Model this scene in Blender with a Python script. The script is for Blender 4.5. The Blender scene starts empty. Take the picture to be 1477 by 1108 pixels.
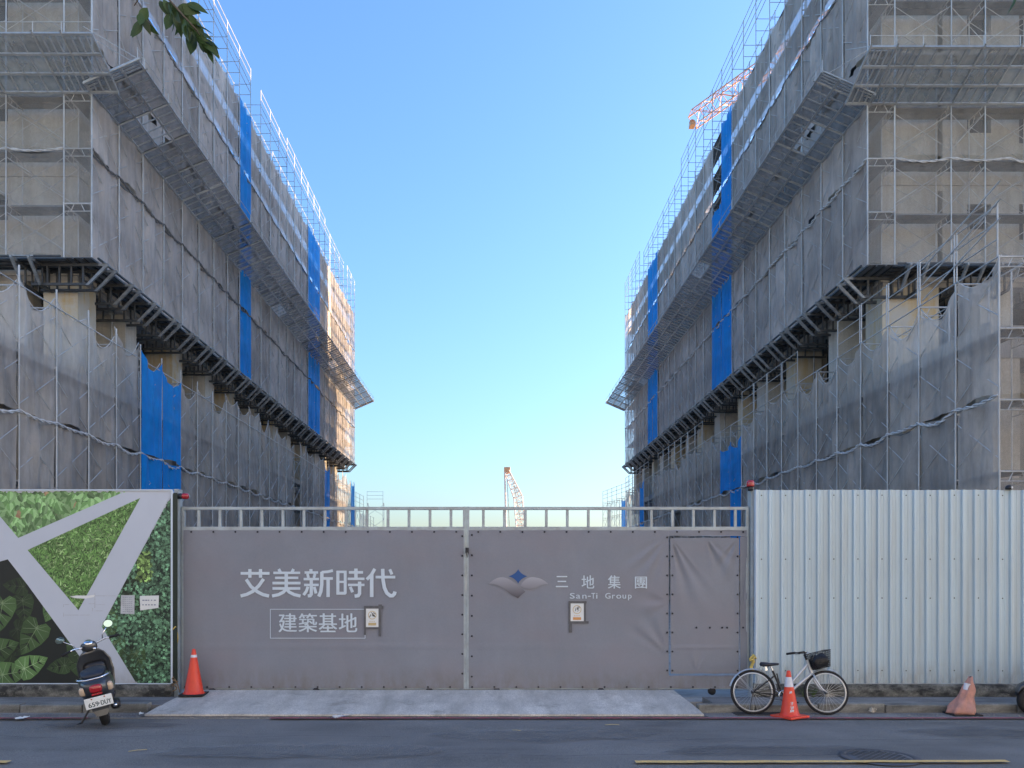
import bpy, bmesh, math, random
from mathutils import Vector, Matrix, noise
R = math.radians
random.seed(7)
rnd = random.Random(11)
sc = bpy.context.scene
COL = sc.collection

# ------------------------------------------------------------------ camera, sky, sun, exposure
CAMZ = 2.05
F = 1150.0
cam_d = bpy.data.cameras.new('camera'); cam = bpy.data.objects.new('camera', cam_d); COL.objects.link(cam)
cam.location = (0, 0, CAMZ); cam.rotation_euler = (R(90), 0, 0)
cam_d.sensor_width = 36; cam_d.lens = 36 * F / 1477
cam_d.shift_x = 26.5 / 1477; cam_d.shift_y = 276.0 / 1477
cam_d.clip_start = .1; cam_d.clip_end = 6000
sc.camera = cam

SUN_EL, SUN_AZ = 15.0, 20.0          # azimuth: degrees from +X towards +Y (beyond the right-hand building)
w = bpy.data.worlds.new('World'); sc.world = w; w.use_nodes = True
nt = w.node_tree; nt.nodes.clear()
sky = nt.nodes.new('ShaderNodeTexSky'); sky.sky_type = 'NISHITA'; sky.sun_disc = False
sky.sun_elevation = R(SUN_EL); sky.sun_rotation = R(90 - SUN_AZ)
sky.altitude = 0; sky.air_density = 1.5; sky.dust_density = 1.8; sky.ozone_density = 6.0
bg = nt.nodes.new('ShaderNodeBackground'); bg.inputs['Strength'].default_value = .09
wo = nt.nodes.new('ShaderNodeOutputWorld')
wb = nt.nodes.new('ShaderNodeMix'); wb.data_type = 'RGBA'; wb.blend_type = 'MULTIPLY'; wb.inputs[0].default_value = 1; wb.inputs[7].default_value = (.84, .835, .95, 1)   # white balance of the whole sky
nt.links.new(sky.outputs[0], wb.inputs[6]); nt.links.new(wb.outputs[2], bg.inputs['Color']); nt.links.new(bg.outputs[0], wo.inputs['Surface'])
sd = bpy.data.lights.new('sun', 'SUN'); sd.energy = 5.0; sd.angle = R(.5); sd.color = (1, .73, .47)
so = bpy.data.objects.new('sun', sd); COL.objects.link(so)
dirv = Vector((math.cos(R(SUN_AZ)) * math.cos(R(SUN_EL)), math.sin(R(SUN_AZ)) * math.cos(R(SUN_EL)), math.sin(R(SUN_EL))))
so.rotation_euler = dirv.to_track_quat('Z', 'Y').to_euler(); so.location = (60, 40, 40)
sc.view_settings.view_transform = 'Standard'; sc.view_settings.look = 'None'
sc.view_settings.exposure = 2.47; sc.view_settings.gamma = 1; sc.view_settings.use_curve_mapping = False
sc.cycles.transparent_max_bounces = 40; sc.cycles.max_bounces = 6

# ------------------------------------------------------------------ helpers
def px(x, y, Y):
    """photo pixel at depth Y -> X, Z"""
    return (x - 712) * Y / F, CAMZ + (830 - y) * Y / F

class MB:
    def __init__(s): s.v = []; s.f = []; s.sm = []; s.mi = []; s.cur = 0
    def add(s, vs, fs, smooth=False):
        b = len(s.v); s.v += [tuple(v) for v in vs]
        for f in fs: s.f.append(tuple(i + b for i in f)); s.sm.append(smooth); s.mi.append(s.cur)
        return s
    def box(s, x0, x1, y0, y1, z0, z1):
        v = [(x, y, z) for z in (z0, z1) for y in (y0, y1) for x in (x0, x1)]
        return s.add(v, [(0, 2, 3, 1), (4, 5, 7, 6), (0, 1, 5, 4), (2, 6, 7, 3), (0, 4, 6, 2), (1, 3, 7, 5)])
    def bbox(s, x0, x1, y0, y1, z0, z1, b=.01):
        bm = bmesh.new(); bmesh.ops.create_cube(bm, size=1)
        for v in bm.verts:
            v.co = Vector(((x0 + x1) / 2 + v.co.x * (x1 - x0), (y0 + y1) / 2 + v.co.y * (y1 - y0), (z0 + z1) / 2 + v.co.z * (z1 - z0)))
        bmesh.ops.bevel(bm, geom=bm.edges[:], offset=b, segments=2, affect='EDGES', profile=.6)
        s.bm(bm); return s
    def bm(s, bm, smooth=False):
        bm.verts.index_update()
        s.add([v.co[:] for v in bm.verts], [[v.index for v in f.verts] for f in bm.faces], smooth); bm.free()
    def tube(s, p0, p1, r, n=6, r1=None, caps=False):
        p0 = Vector(p0); p1 = Vector(p1); d = (p1 - p0)
        if d.length < 1e-6: return s
        q = d.to_track_quat('Z', 'Y'); r1 = r if r1 is None else r1
        a = [p0 + q @ Vector((math.cos(2 * math.pi * i / n) * r, math.sin(2 * math.pi * i / n) * r, 0)) for i in range(n)]
        b = [p1 + q @ Vector((math.cos(2 * math.pi * i / n) * r1, math.sin(2 * math.pi * i / n) * r1, 0)) for i in range(n)]
        fs = [(i, (i + 1) % n, n + (i + 1) % n, n + i) for i in range(n)]
        if caps: fs += [tuple(reversed(range(n))), tuple(range(n, 2 * n))]
        return s.add(a + b, fs, n > 4)
    def path(s, pts, r, n=6, closed=False):
        pts = [Vector(p) for p in pts]; m = len(pts); rings = []
        rr = r if callable(r) else (lambda i: r)
        up = None
        for i, p in enumerate(pts):
            if closed: t = pts[(i + 1) % m] - pts[i - 1]
            else: t = pts[min(i + 1, m - 1)] - pts[max(i - 1, 0)]
            t.normalize()
            if up is None: up = t.orthogonal().normalized()
            up = (up - t * up.dot(t)).normalized(); sdv = t.cross(up)
            rings.append([p + up * math.cos(2 * math.pi * k / n) * rr(i) + sdv * math.sin(2 * math.pi * k / n) * rr(i) for k in range(n)])
        vs = [v for rg in rings for v in rg]; fs = []
        for i in range(m if closed else m - 1):
            j = (i + 1) % m
            for k in range(n): fs.append((i * n + k, i * n + (k + 1) % n, j * n + (k + 1) % n, j * n + k))
        if not closed: fs += [tuple(reversed(range(n))), tuple((m - 1) * n + k for k in range(n))]
        return s.add(vs, fs, True)
    def loft(s, rings, caps=True, smooth=True):
        n = len(rings[0]); vs = [v for rg in rings for v in rg]; fs = []
        for i in range(len(rings) - 1):
            for k in range(n): fs.append((i * n + k, i * n + (k + 1) % n, (i + 1) * n + (k + 1) % n, (i + 1) * n + k))
        if caps: fs += [tuple(reversed(range(n))), tuple((len(rings) - 1) * n + k for k in range(n))]
        return s.add(vs, fs, smooth)
    def lathe(s, prof, n=24, c=(0, 0, 0), axis='z', smooth=True, caps=False):
        rings = []
        for r, h in prof:
            rg = []
            for k in range(n):
                a = 2 * math.pi * k / n; u, v = math.cos(a) * r, math.sin(a) * r
                p = {'z': (u, v, h), 'y': (u, h, v), 'x': (h, u, v)}[axis]
                rg.append((p[0] + c[0], p[1] + c[1], p[2] + c[2]))
            rings.append(rg)
        return s.loft(rings, caps, smooth)
    def poly(s, pts): return s.add(pts, [tuple(range(len(pts)))])
    def mesh(s, name, mats):
        me = bpy.data.meshes.new(name); me.from_pydata(s.v, [], s.f)
        if not isinstance(mats, (list, tuple)): mats = [mats]
        for m in mats: me.materials.append(m)
        me.polygons.foreach_set('use_smooth', s.sm); me.polygons.foreach_set('material_index', s.mi); me.update()
        return me

def link(name, data, parent=None, loc=(0, 0, 0), rot=(0, 0, 0), label=None, kind=None):
    o = bpy.data.objects.new(name, data); COL.objects.link(o)
    o.location = loc; o.rotation_euler = rot
    if parent: o.parent = parent
    if label: o['label'] = label
    if kind: o['kind'] = kind
    return o
def thing(name, label, cat, loc=(0, 0, 0), rot=(0, 0, 0), group=None, data=None):
    o = link(name, data, None, loc, rot); o['label'] = label; o['category'] = cat
    if group: o['group'] = group
    return o
def part(name, mb, mat, parent, loc=(0, 0, 0), rot=(0, 0, 0), **k):
    return link(name, mb.mesh(name, mat), parent, loc, rot, **k)
def wpart(name, mb, mat, parent, loc=(0, 0, 0), **k):
    """mesh given in world coordinates under an unrotated parent"""
    l = parent.location
    if parent.parent: l = l + parent.parent.location
    return link(name, mb.mesh(name, mat), parent, (loc[0] - l.x, loc[1] - l.y, loc[2] - l.z), **k)
def struct(name, mb, mat, parent=None, loc=(0, 0, 0)):
    return link(name, mb.mesh(name, mat), parent, loc, kind=None if parent else 'structure')
def copy_tree(o, parent=None):
    c = o.copy(); COL.objects.link(c); c.parent = parent
    for ch in list(o.children): copy_tree(ch, c)
    return c

# ------------------------------------------------------------------ materials
def mat(name, col, rough=.6, metal=0, var=.12, scale=3, bump=0, bscale=40, stain=None, sfac=.5, sscale=(1, 1, 1), objvar=0, alpha=1, transl=0,
        coat=0, attr=None, coord='Object', stain2=None, s2=(4, .55, .75), fine=0, sharp=(.42, .68), mud=None):
    m = bpy.data.materials.new(name); m.use_nodes = True; t = m.node_tree; N = t.nodes; L = t.links
    p = N['Principled BSDF']; out = N['Material Output']
    p.inputs['Roughness'].default_value = rough; p.inputs['Metallic'].default_value = metal
    if coat: p.inputs['Coat Weight'].default_value = coat; p.inputs['Coat Roughness'].default_value = .15
    tc = N.new('ShaderNodeTexCoord').outputs[coord]
    def mapped(sc3):
        mp = N.new('ShaderNodeMapping'); L.new(tc, mp.inputs[0]); mp.inputs['Scale'].default_value = sc3; return mp.outputs[0]
    def nz(vec, s, det=6, rough_=.6):
        n = N.new('ShaderNodeTexNoise'); L.new(vec, n.inputs[0]); n.inputs['Scale'].default_value = s; n.inputs['Detail'].default_value = det
        n.inputs['Roughness'].default_value = rough_; return n.outputs[0]
    def ramp(x, a, b):
        r = N.new('ShaderNodeMapRange'); L.new(x, r.inputs[0]); r.inputs[1].default_value = a; r.inputs[2].default_value = b; return r.outputs[0]
    def mix(fac, a, b, mode='MIX'):
        x = N.new('ShaderNodeMix'); x.data_type = 'RGBA'; x.blend_type = mode
        for sck, v in ((x.inputs[0], fac), (x.inputs[6], a), (x.inputs[7], b)):
            if hasattr(v, 'is_linked') or isinstance(v, bpy.types.NodeSocket): L.new(v, sck)
            elif isinstance(v, (int, float)): sck.default_value = v
            else: sck.default_value = (*v, 1)
        return x.outputs[2]
    base = col
    if attr:
        a = N.new('ShaderNodeAttribute'); a.attribute_name = attr; base = a.outputs['Color']
    def mul(c, x, lo, hi, a=.3, b=.7):
        r = N.new('ShaderNodeMapRange'); L.new(x, r.inputs[0]); r.inputs[1].default_value = a; r.inputs[2].default_value = b
        r.inputs[3].default_value = lo; r.inputs[4].default_value = hi
        cb = N.new('ShaderNodeCombineColor'); [L.new(r.outputs[0], cb.inputs[i]) for i in range(3)]
        return mix(1.0, c, cb.outputs[0], 'MULTIPLY')
    c = mul(base, nz(tc, scale), 1 - var, 1 + var)
    if fine: c = mul(c, nz(tc, bscale * 1.3, 3), 1 - fine, 1 + fine)
    if stain: c = mix(mathmul(N, L, ramp(nz(mapped(sscale), 1.0, 8, .65), *sharp), sfac), c, stain)
    if stain2: c = mix(ramp(nz(tc, s2[0], 7, .7), s2[1], s2[2]), c, stain2)
    if mud:     # splashed dirt that thins out upwards
        sz = N.new('ShaderNodeSeparateXYZ'); L.new(tc, sz.inputs[0]); r = N.new('ShaderNodeMapRange'); L.new(sz.outputs[2], r.inputs[0])
        r.inputs[1].default_value = mud[0]; r.inputs[2].default_value = mud[1]; r.inputs[3].default_value = 1; r.inputs[4].default_value = 0
        mm = N.new('ShaderNodeMath'); mm.operation = 'MULTIPLY'; L.new(r.outputs[0], mm.inputs[0]); L.new(ramp(nz(mapped((3, 3, 1.2)), 2.2, 8, .7), .35, .7), mm.inputs[1])
        c = mix(mm.outputs[0], c, mud[2])
    if objvar:
        oi = N.new('ShaderNodeObjectInfo'); c = mul(c, oi.outputs['Random'], 1 - objvar, 1 + objvar, 0, 1)
    L.new(c, p.inputs['Base Color']) if not isinstance(c, tuple) else None
    if bump:
        b = N.new('ShaderNodeBump'); b.inputs['Strength'].default_value = bump; b.inputs['Distance'].default_value = .01
        L.new(nz(tc, bscale, 5), b.inputs['Height']); L.new(b.outputs[0], p.inputs['Normal'])
    sh = p.outputs[0]
    if transl:
        tr = N.new('ShaderNodeBsdfTranslucent'); L.new(c, tr.inputs[0]); ms = N.new('ShaderNodeMixShader'); ms.inputs[0].default_value = transl
        L.new(sh, ms.inputs[1]); L.new(tr.outputs[0], ms.inputs[2]); sh = ms.outputs[0]
    if alpha < 1:
        ta = N.new('ShaderNodeBsdfTransparent'); ms = N.new('ShaderNodeMixShader')
        r = N.new('ShaderNodeMapRange'); L.new(nz(mapped((1.6, 1.6, .8)), 1.2, 5), r.inputs[0]); r.inputs[1].default_value = .3; r.inputs[2].default_value = .7
        r.inputs[3].default_value = alpha - .13; r.inputs[4].default_value = min(alpha + .1, 1)
        L.new(r.outputs[0], ms.inputs[0]); L.new(ta.outputs[0], ms.inputs[1]); L.new(sh, ms.inputs[2]); sh = ms.outputs[0]
    L.new(sh, out.inputs['Surface'])
    return m
def mathmul(N, L, x, k):
    m = N.new('ShaderNodeMath'); m.operation = 'MULTIPLY'; L.new(x, m.inputs[0]); m.inputs[1].default_value = k; return m.outputs[0]

M = {}
M['asphalt'] = mat('asphalt', (.155, .15, .137),   .85, var=.34, scale=.6, bump=.8, bscale=55, stain=(.18, .175, .165), sfac=.9, sscale=(.3, 2.2, 1), stain2=(.16, .16, .155), s2=(1.7, .62, .75), fine=.5)
M['gutter'] = mat('gutter_concrete', (.22, .215, .205), .9, var=.25, scale=2, bump=.5, bscale=60, stain=(.09, .085, .08), sfac=.8, sscale=(.8, 4, 1), fine=.3)
M['kerb'] = mat('kerb_concrete', (.21, .21, .19), .9, var=.25, scale=3, bump=.5, bscale=50, stain=(.06, .058, .05), sfac=.9, sscale=(1.5, 3, 6), objvar=.18, fine=.25)
M['plinth'] = mat('plinth_concrete', (.20, .195, .165), .95, var=.3, scale=2.5, bump=.7, bscale=35, stain=(.028, .028, .025), sfac=.97, sscale=(2.5, 2.5, 5), stain2=(.30, .28, .24), s2=(5, .58, .72), fine=.3, sharp=(.38, .58), coord='Generated' if 0 else 'Object')
M['ramp'] = mat('ramp_concrete', (.56, .53, .47), .85, var=.2, scale=1.2, bump=.8, bscale=40, stain=(.33, .31, .27), sfac=.85, sscale=(2.6, .7, 1), stain2=(.27, .25, .215), s2=(1.6, .56, .72), fine=.3)
M['soil'] = mat('site_ground', (.2, .17, .13), .95, var=.3, scale=.5, bump=.4, bscale=10)
M['conc'] = mat('raw_concrete', (.52, .48, .40), .9, var=.12, scale=.8, bump=.3, bscale=12, stain=(.34, .30, .235), sfac=.7, sscale=(2.2, 2.2, .25), fine=.1)
M['concy'] = mat('stained_concrete', (.52, .46, .34), .9, var=.15, scale=.8, bump=.3, bscale=12, stain=(.5, .32, .10), sfac=.8, sscale=(5, 5, .35), stain2=(.5, .46, .38), s2=(1.2, .45, .6))
M['concd'] = mat('grey_concrete', (.40, .375, .335), .9, var=.15, scale=.6, bump=.3, bscale=12, stain=(.17, .16, .14), sfac=.7, sscale=(1.5, 1.5, .3))
M['dark'] = mat('painted_dark_interior', (.05, .05, .05), .9)
M['net'] = mat('grey_net', (.74, .645, .56), .9, var=.09, scale=1.1, objvar=.2, alpha=.72, transl=.3, stain=(.43, .37, .32), sfac=.6, sscale=(3, 3, .5))
M['netlow'] = mat('dusty_net', (.70, .615, .52), .9, var=.12, scale=1.1, objvar=.18, alpha=.60, transl=.3, stain=(.37, .345, .31), sfac=.5, sscale=(3, 3, .5))
M['netfront'] = mat('sheer_net', (.56, .51, .44), .9, var=.08, scale=1.1, objvar=.08, alpha=.32, transl=.3)
M['netblue'] = mat('blue_net', (.006, .36, .90), .8, var=.12, scale=1.4, objvar=.06, alpha=.93, transl=.35, stain=(.006, .24, .75), sfac=.5, sscale=(2, 2, .7))
M['galv'] = mat('galvanised_steel', (.54, .54, .51), .5, .2, var=.15, scale=6, objvar=.15, stain=(.32, .27, .22), sfac=.5, sscale=(3, 3, 3))
M['galvd'] = mat('dark_steel', (.06, .065, .065), .6, .2, var=.2, scale=5, objvar=.25, stain=(.13, .12, .11), sfac=.5, sscale=(4, 4, 4))
M['bracket'] = mat('bracket_end_steel', (.30, .31, .30), .5, .3, var=.2, scale=5, objvar=.2, stain=(.1, .1, .1), sfac=.5, sscale=(4, 4, 4))
M['deck'] = mat('deck_steel', (.2, .2, .195), .6, .3, var=.2, scale=3, objvar=.2)
M['catch'] = mat('catch_sheet', (.29, .28, .265), .6, .1, var=.2, scale=2, objvar=.45, alpha=.64, stain=(.1, .1, .1), sfac=.6, sscale=(3, 3, 3))
M['catchf'] = mat('thin_catch_sheet', (.33, .345, .33), .6, .1, var=.2, scale=2, objvar=.3, alpha=.5)
M['galvm'] = mat('weathered_steel', (.40, .40, .38), .55, .3, var=.2, scale=5, objvar=.2)
M['ropew'] = mat('white_rope', (.62, .6, .56), .8, var=.2, scale=5)
M['roped'] = mat('grey_rope', (.2, .19, .18), .8, var=.2, scale=5)
# ------------------------------------------------------------------ ground, road, pavement
g = MB(); g.poly([(-3000, -60, -.12), (3000, -60, -.12), (3000, 5000, -.12), (-3000, 5000, -.12)]); struct('ground', g, M['soil'])
g = MB()
nx, ny = 120, 26
vs = []; X0, X1, Y0, Y1 = -60, 60, -6, 11.5
for j in range(ny + 1):
    for i in range(nx + 1):
        x = X0 + (X1 - X0) * i / nx; y = Y0 + (Y1 - Y0) * j / ny
        vs.append((x, y, .012 * noise.noise(Vector((x * .35, y * .5, 0))) - .012))
g.add(vs, [(j * (nx + 1) + i, j * (nx + 1) + i + 1, (j + 1) * (nx + 1) + i + 1, (j + 1) * (nx + 1) + i) for j in range(ny) for i in range(nx)], True)
struct('road', g, M['asphalt'])
g = MB(); g.box(-60, 60, 11.46, 11.86, -.2, .004); struct('gutter', g, M['gutter'])
# painted lines
def ribbon(name, pts, wd, z, m, rag=.006):
    b = MB(); vs = []; n = len(pts)
    for i, (x, y) in enumerate(pts):
        a = rnd.uniform(-rag, rag); c = rnd.uniform(-rag, rag)
        vs += [(x, y - wd / 2 + a, z), (x, y + wd / 2 + c, z)]
    b.add(vs, [(2 * i, 2 * i + 2, 2 * i + 3, 2 * i + 1) for i in range(n - 1)]); return struct(name, b, m)
M['yellow'] = mat('yellow_road_paint', (.80, .52, .17), .7, var=.15, scale=8, stain=(.2, .17, .1), sfac=.6, sscale=(8, 8, 8), fine=.2)
M['red'] = mat('red_road_paint', (.42, .085, .10), .8, var=.2, scale=6, stain=(.12, .10, .10), sfac=.8, sscale=(5, 12, 5), fine=.3, sharp=(.36, .6))
ribbon('road_marking', [(1.55 + i * .1, 8.72 + .0009 * i + .006 * math.sin(i)) for i in range(42)], .10, .013, M['yellow'])
ribbon('road_marking', [(-9 + i * .1, 8.72 ) for i in range(38)], .10, .013, M['yellow'])
ribbon('road_marking', [(-3.2 + i * .2, 11.40) for i in range(160)], .10, .013, M['red'])
ribbon('road_marking', [(-14 + i * .2, 11.40) for i in range(42)], .09, .013, M['red'])
M['crack'] = mat('tar_crack', (.03, .03, .032), .8, var=.3, scale=9)
for k_, (xa, xb, y_) in enumerate(((-7, -1.2, 10.1), (.8, 7.5, 9.9), (-4, 4, 9.05))):
    ribbon('road_crack', [(xa + i * .06, y_ + .18 * noise.noise(Vector((i * .07, k_, 0))) + .03 * noise.noise(Vector((i * .5, k_, 4)))) for i in range(int((xb - xa) / .06))], .009, .014, M['crack'], .004)
for k_, (cx, cy_, a_, b_, m_) in enumerate(((-5.2, 10.85, .9, .22, 'asphalt_dark'), (.6, 10.2, 1.4, .35, 'asphalt_light'), (3.3, 9.3, 1.2, .3, 'asphalt_dark'), (-2.2, 9.3, 1.6, .4, 'asphalt_light'), (6.6, 10.4, 1.3, .3, 'asphalt_dark'))):
    if m_ not in M: M[m_] = mat(m_, (.085, .083, .08) if 'dark' in m_ else (.21, .205, .19), .9, var=.4, scale=3, bump=.8, bscale=55, fine=.5, alpha=.26 if 'light' in m_ else .24)
    g = MB(); g.poly([(cx + a_ * (1 + .35 * noise.noise(Vector((t * 1.3, k_, 0)))) * math.cos(t), cy_ + b_ * (1 + .5 * noise.noise(Vector((t * 2, k_, 7)))) * math.sin(t), .0105) for t in [i * .1309 for i in range(48)]]); struct('road_stain', g, M[m_])
# site slab behind the fence
g = MB(); g.box(-60, 60, 12.78, 300, -.2, .02); struct('site_floor', g, M['concd'])
# pavement strip and kerb stones
pav = MB(); pav.box(-60, -5.0, 12.0, 12.80, -.2, .1); pav.box(3.35, 60, 12.0, 12.80, -.2, .1)
pv = struct('pavement', pav, M['gutter'])
kb = struct('kerb', MB().box(-60, 60, 11.865, 11.90, -.2, -.02), M['gutter'])
kms = []
for k in range(5):
    b = MB(); L_ = (.93, 1.1, .86, 1.0, .98)[k]; b.bbox(0, L_ - .012, 0, .17, -.08, .125 + .004 * k, .018)
    # chips
    vv = []
    for v in b.v:
        n_ = noise.noise(Vector((v[0] * 9, v[1] * 9, v[2] * 9 + k * 5))) * .012
        vv.append((v[0], v[1] + n_, v[2] + n_ * (1 if v[2] > 0 else 0)))
    b.v = vv; kms.append((L_, b.mesh('kerb_stone', M['kerb'])))
for (xa, xb) in ((-16, -5.05), (3.05, 16)):
    x = xa
    while x < xb - .9:
        L_, me = kms[rnd.randrange(5)]
        if x + L_ > xb: break
        link('kerb_stone', me, kb, (x, 11.87 + rnd.uniform(-.008, .008), rnd.uniform(-.01, .004)), (rnd.uniform(-.02, .02), rnd.uniform(-.004, .004), rnd.uniform(-.004, .004)))
        x += L_
# concrete plinth walls under the fences
def plinth(name, x0, x1, lab):
    n = int((x1 - x0) / .12); b = MB(); rings = []
    for i in range(n + 1):
        x = x0 + (x1 - x0) * i / n
        o = [noise.noise(Vector((x * 3, k * 1.7, 3))) * .012 for k in range(6)]
        prof = [(12.80, .0), (12.78, .08), (12.775, .19), (12.785, .285), (12.81, .302), (13.0, .302), (13.0, -.05), (12.80, -.05)]
        rings.append([(x, py + (o[k % 6]), pz + (o[(k + 2) % 6] * .5)) for k, (py, pz) in enumerate(prof)])
    b.loft(rings, True, True)
    o = thing(name, lab, 'low wall', (x0, 12.8, 0)); wpart('wall_body', b, M['plinth'], o); return o
plinth('plinth_wall', -14, -5.19, 'low stained concrete wall carrying the leaf printed hoarding')
plinth('plinth_wall', 4.2, 14, 'low mossy concrete wall under the white corrugated fence')
# driveway ramp
b = MB()
def rz(u, v):  # u across, v front->back
    return .035 + .15 * v ** .8 + .006 * noise.noise(Vector((u * 1.2, v * 3, 5)))
nu, nv = 60, 8; vs = []
for j in range(nv + 1):
    v = j / nv
    xl = -5.06 + .02 * v + (.12 * (v) if 1 else 0); xr = 3.05 - .12 * v - .0
    for i in range(nu + 1):
        u = xl + (xr - xl) * i / nu; y = 11.56 + 1.5 * v
        if j == 0: y += .012 * noise.noise(Vector((u * 3, 0, 0)))
        vs.append((u, y, rz(u, v)))
fs = [(j * (nu + 1) + i, j * (nu + 1) + i + 1, (j + 1) * (nu + 1) + i + 1, (j + 1) * (nu + 1) + i) for j in range(nv) for i in range(nu)]
b.add(vs, fs, True)
fr = [(x, y, -.05) for (x, y, z) in vs[:nu + 1]]
b.add(vs[:nu + 1] + fr, [(i, nu + 1 + i, nu + 2 + i, i + 1) for i in range(nu)])
for e in (0, nu):
    col = [vs[j * (nu + 1) + e] for j in range(nv + 1)]; b.add(col + [(x, y, -.05) for x, y, z in col], [(j, j + 1, nv + 2 + j, nv + 1 + j) for j in range(nv)])
struct('driveway_ramp', b, M['ramp'])
# wet dark joint in front of the ramp, drain grate
g = MB(); g.box(-5.1, 3.1, 11.50, 11.575, -.02, .008); struct('joint_strip', g, mat('joint_dirt', (.05, .045, .04), .9, var=.4, scale=6, stain=(.16, .15, .13), sfac=.8, sscale=(6, 12, 6)))
M['iron'] = mat('cast_iron', (.07, .07, .072), .7, .2, var=.2, scale=12, bump=.3, bscale=80)
d = thing('drain_grate', 'dark slotted drain grate in the gutter behind the bicycle wheel', 'drain grate', (3.55, 11.6, .005))
b = MB(); b.box(0, .7, 0, .02, 0, .012); b.box(0, .7, .26, .28, 0, .012); b.box(0, .02, .02, .26, 0, .012); b.box(.68, .7, .02, .26, 0, .012); part('frame', b, M['iron'], d)
sl = MB().box(-.008, .008, .02, .26, 0, .009).mesh('slat', M['iron'])
for i in range(1, 22): link('slat', sl, d, (.02 + i * .03, 0, 0))
mc = thing('manhole_cover', 'round iron manhole cover set in the road beside the yellow line', 'manhole cover', (*[(1270 - 712) * 9.0 / F], 9.02, -.002))
b = MB(); b.lathe([(0.001, .004), (.33, .004), (.34, .001)], 48); part('lid', b, mat('worn_iron', (.11, .112, .115), .75, var=.3, scale=9), mc)
b = MB(); b.lathe([(.345, 0), (.348, .006), (.40, .006), (.43, 0)], 48); part('ring', b, mat('ring_iron', (.085, .085, .09), .8), mc)
nb = MB().box(-.02, .02, -.02, .02, 0, .006).mesh('stud', M['iron'])
for i in range(-7, 8):
    for j in range(-7, 8):
        if (i * .043) ** 2 + (j * .043) ** 2 < .09 and (i + j) % 2: link('stud', nb, mc, (i * .043, j * .043, .002), (0, 0, .7))

# ------------------------------------------------------------------ buildings
def wall_grid(mb, ax, u0, u1, z0, z1, face, depth, opens):
    """wall in plane (ax='x': plane x=face running along y ; ax='y': plane y=face running along x), openings list of (ua,ub,za,zb), built of boxes around them"""
    us = sorted({u0, u1, *[o[0] for o in opens], *[o[1] for o in opens]}); us = [u for u in us if u0 <= u <= u1]
    for a, c in zip(us, us[1:]):
        mid = (a + c) / 2; hs = sorted([(o[2], o[3]) for o in opens if o[0] < mid < o[1]]); z = z0
        segs = []
        for (p, q) in hs: segs.append((z, p)); z = q
        segs.append((z, z1))
        for (p, q) in segs:
            if q - p < .01: continue
            if ax == 'x': mb.box(min(face, face + depth), max(face, face + depth), a, c, p, q)
            else: mb.box(a, c, min(face, face + depth), max(face, face + depth), p, q)

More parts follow.
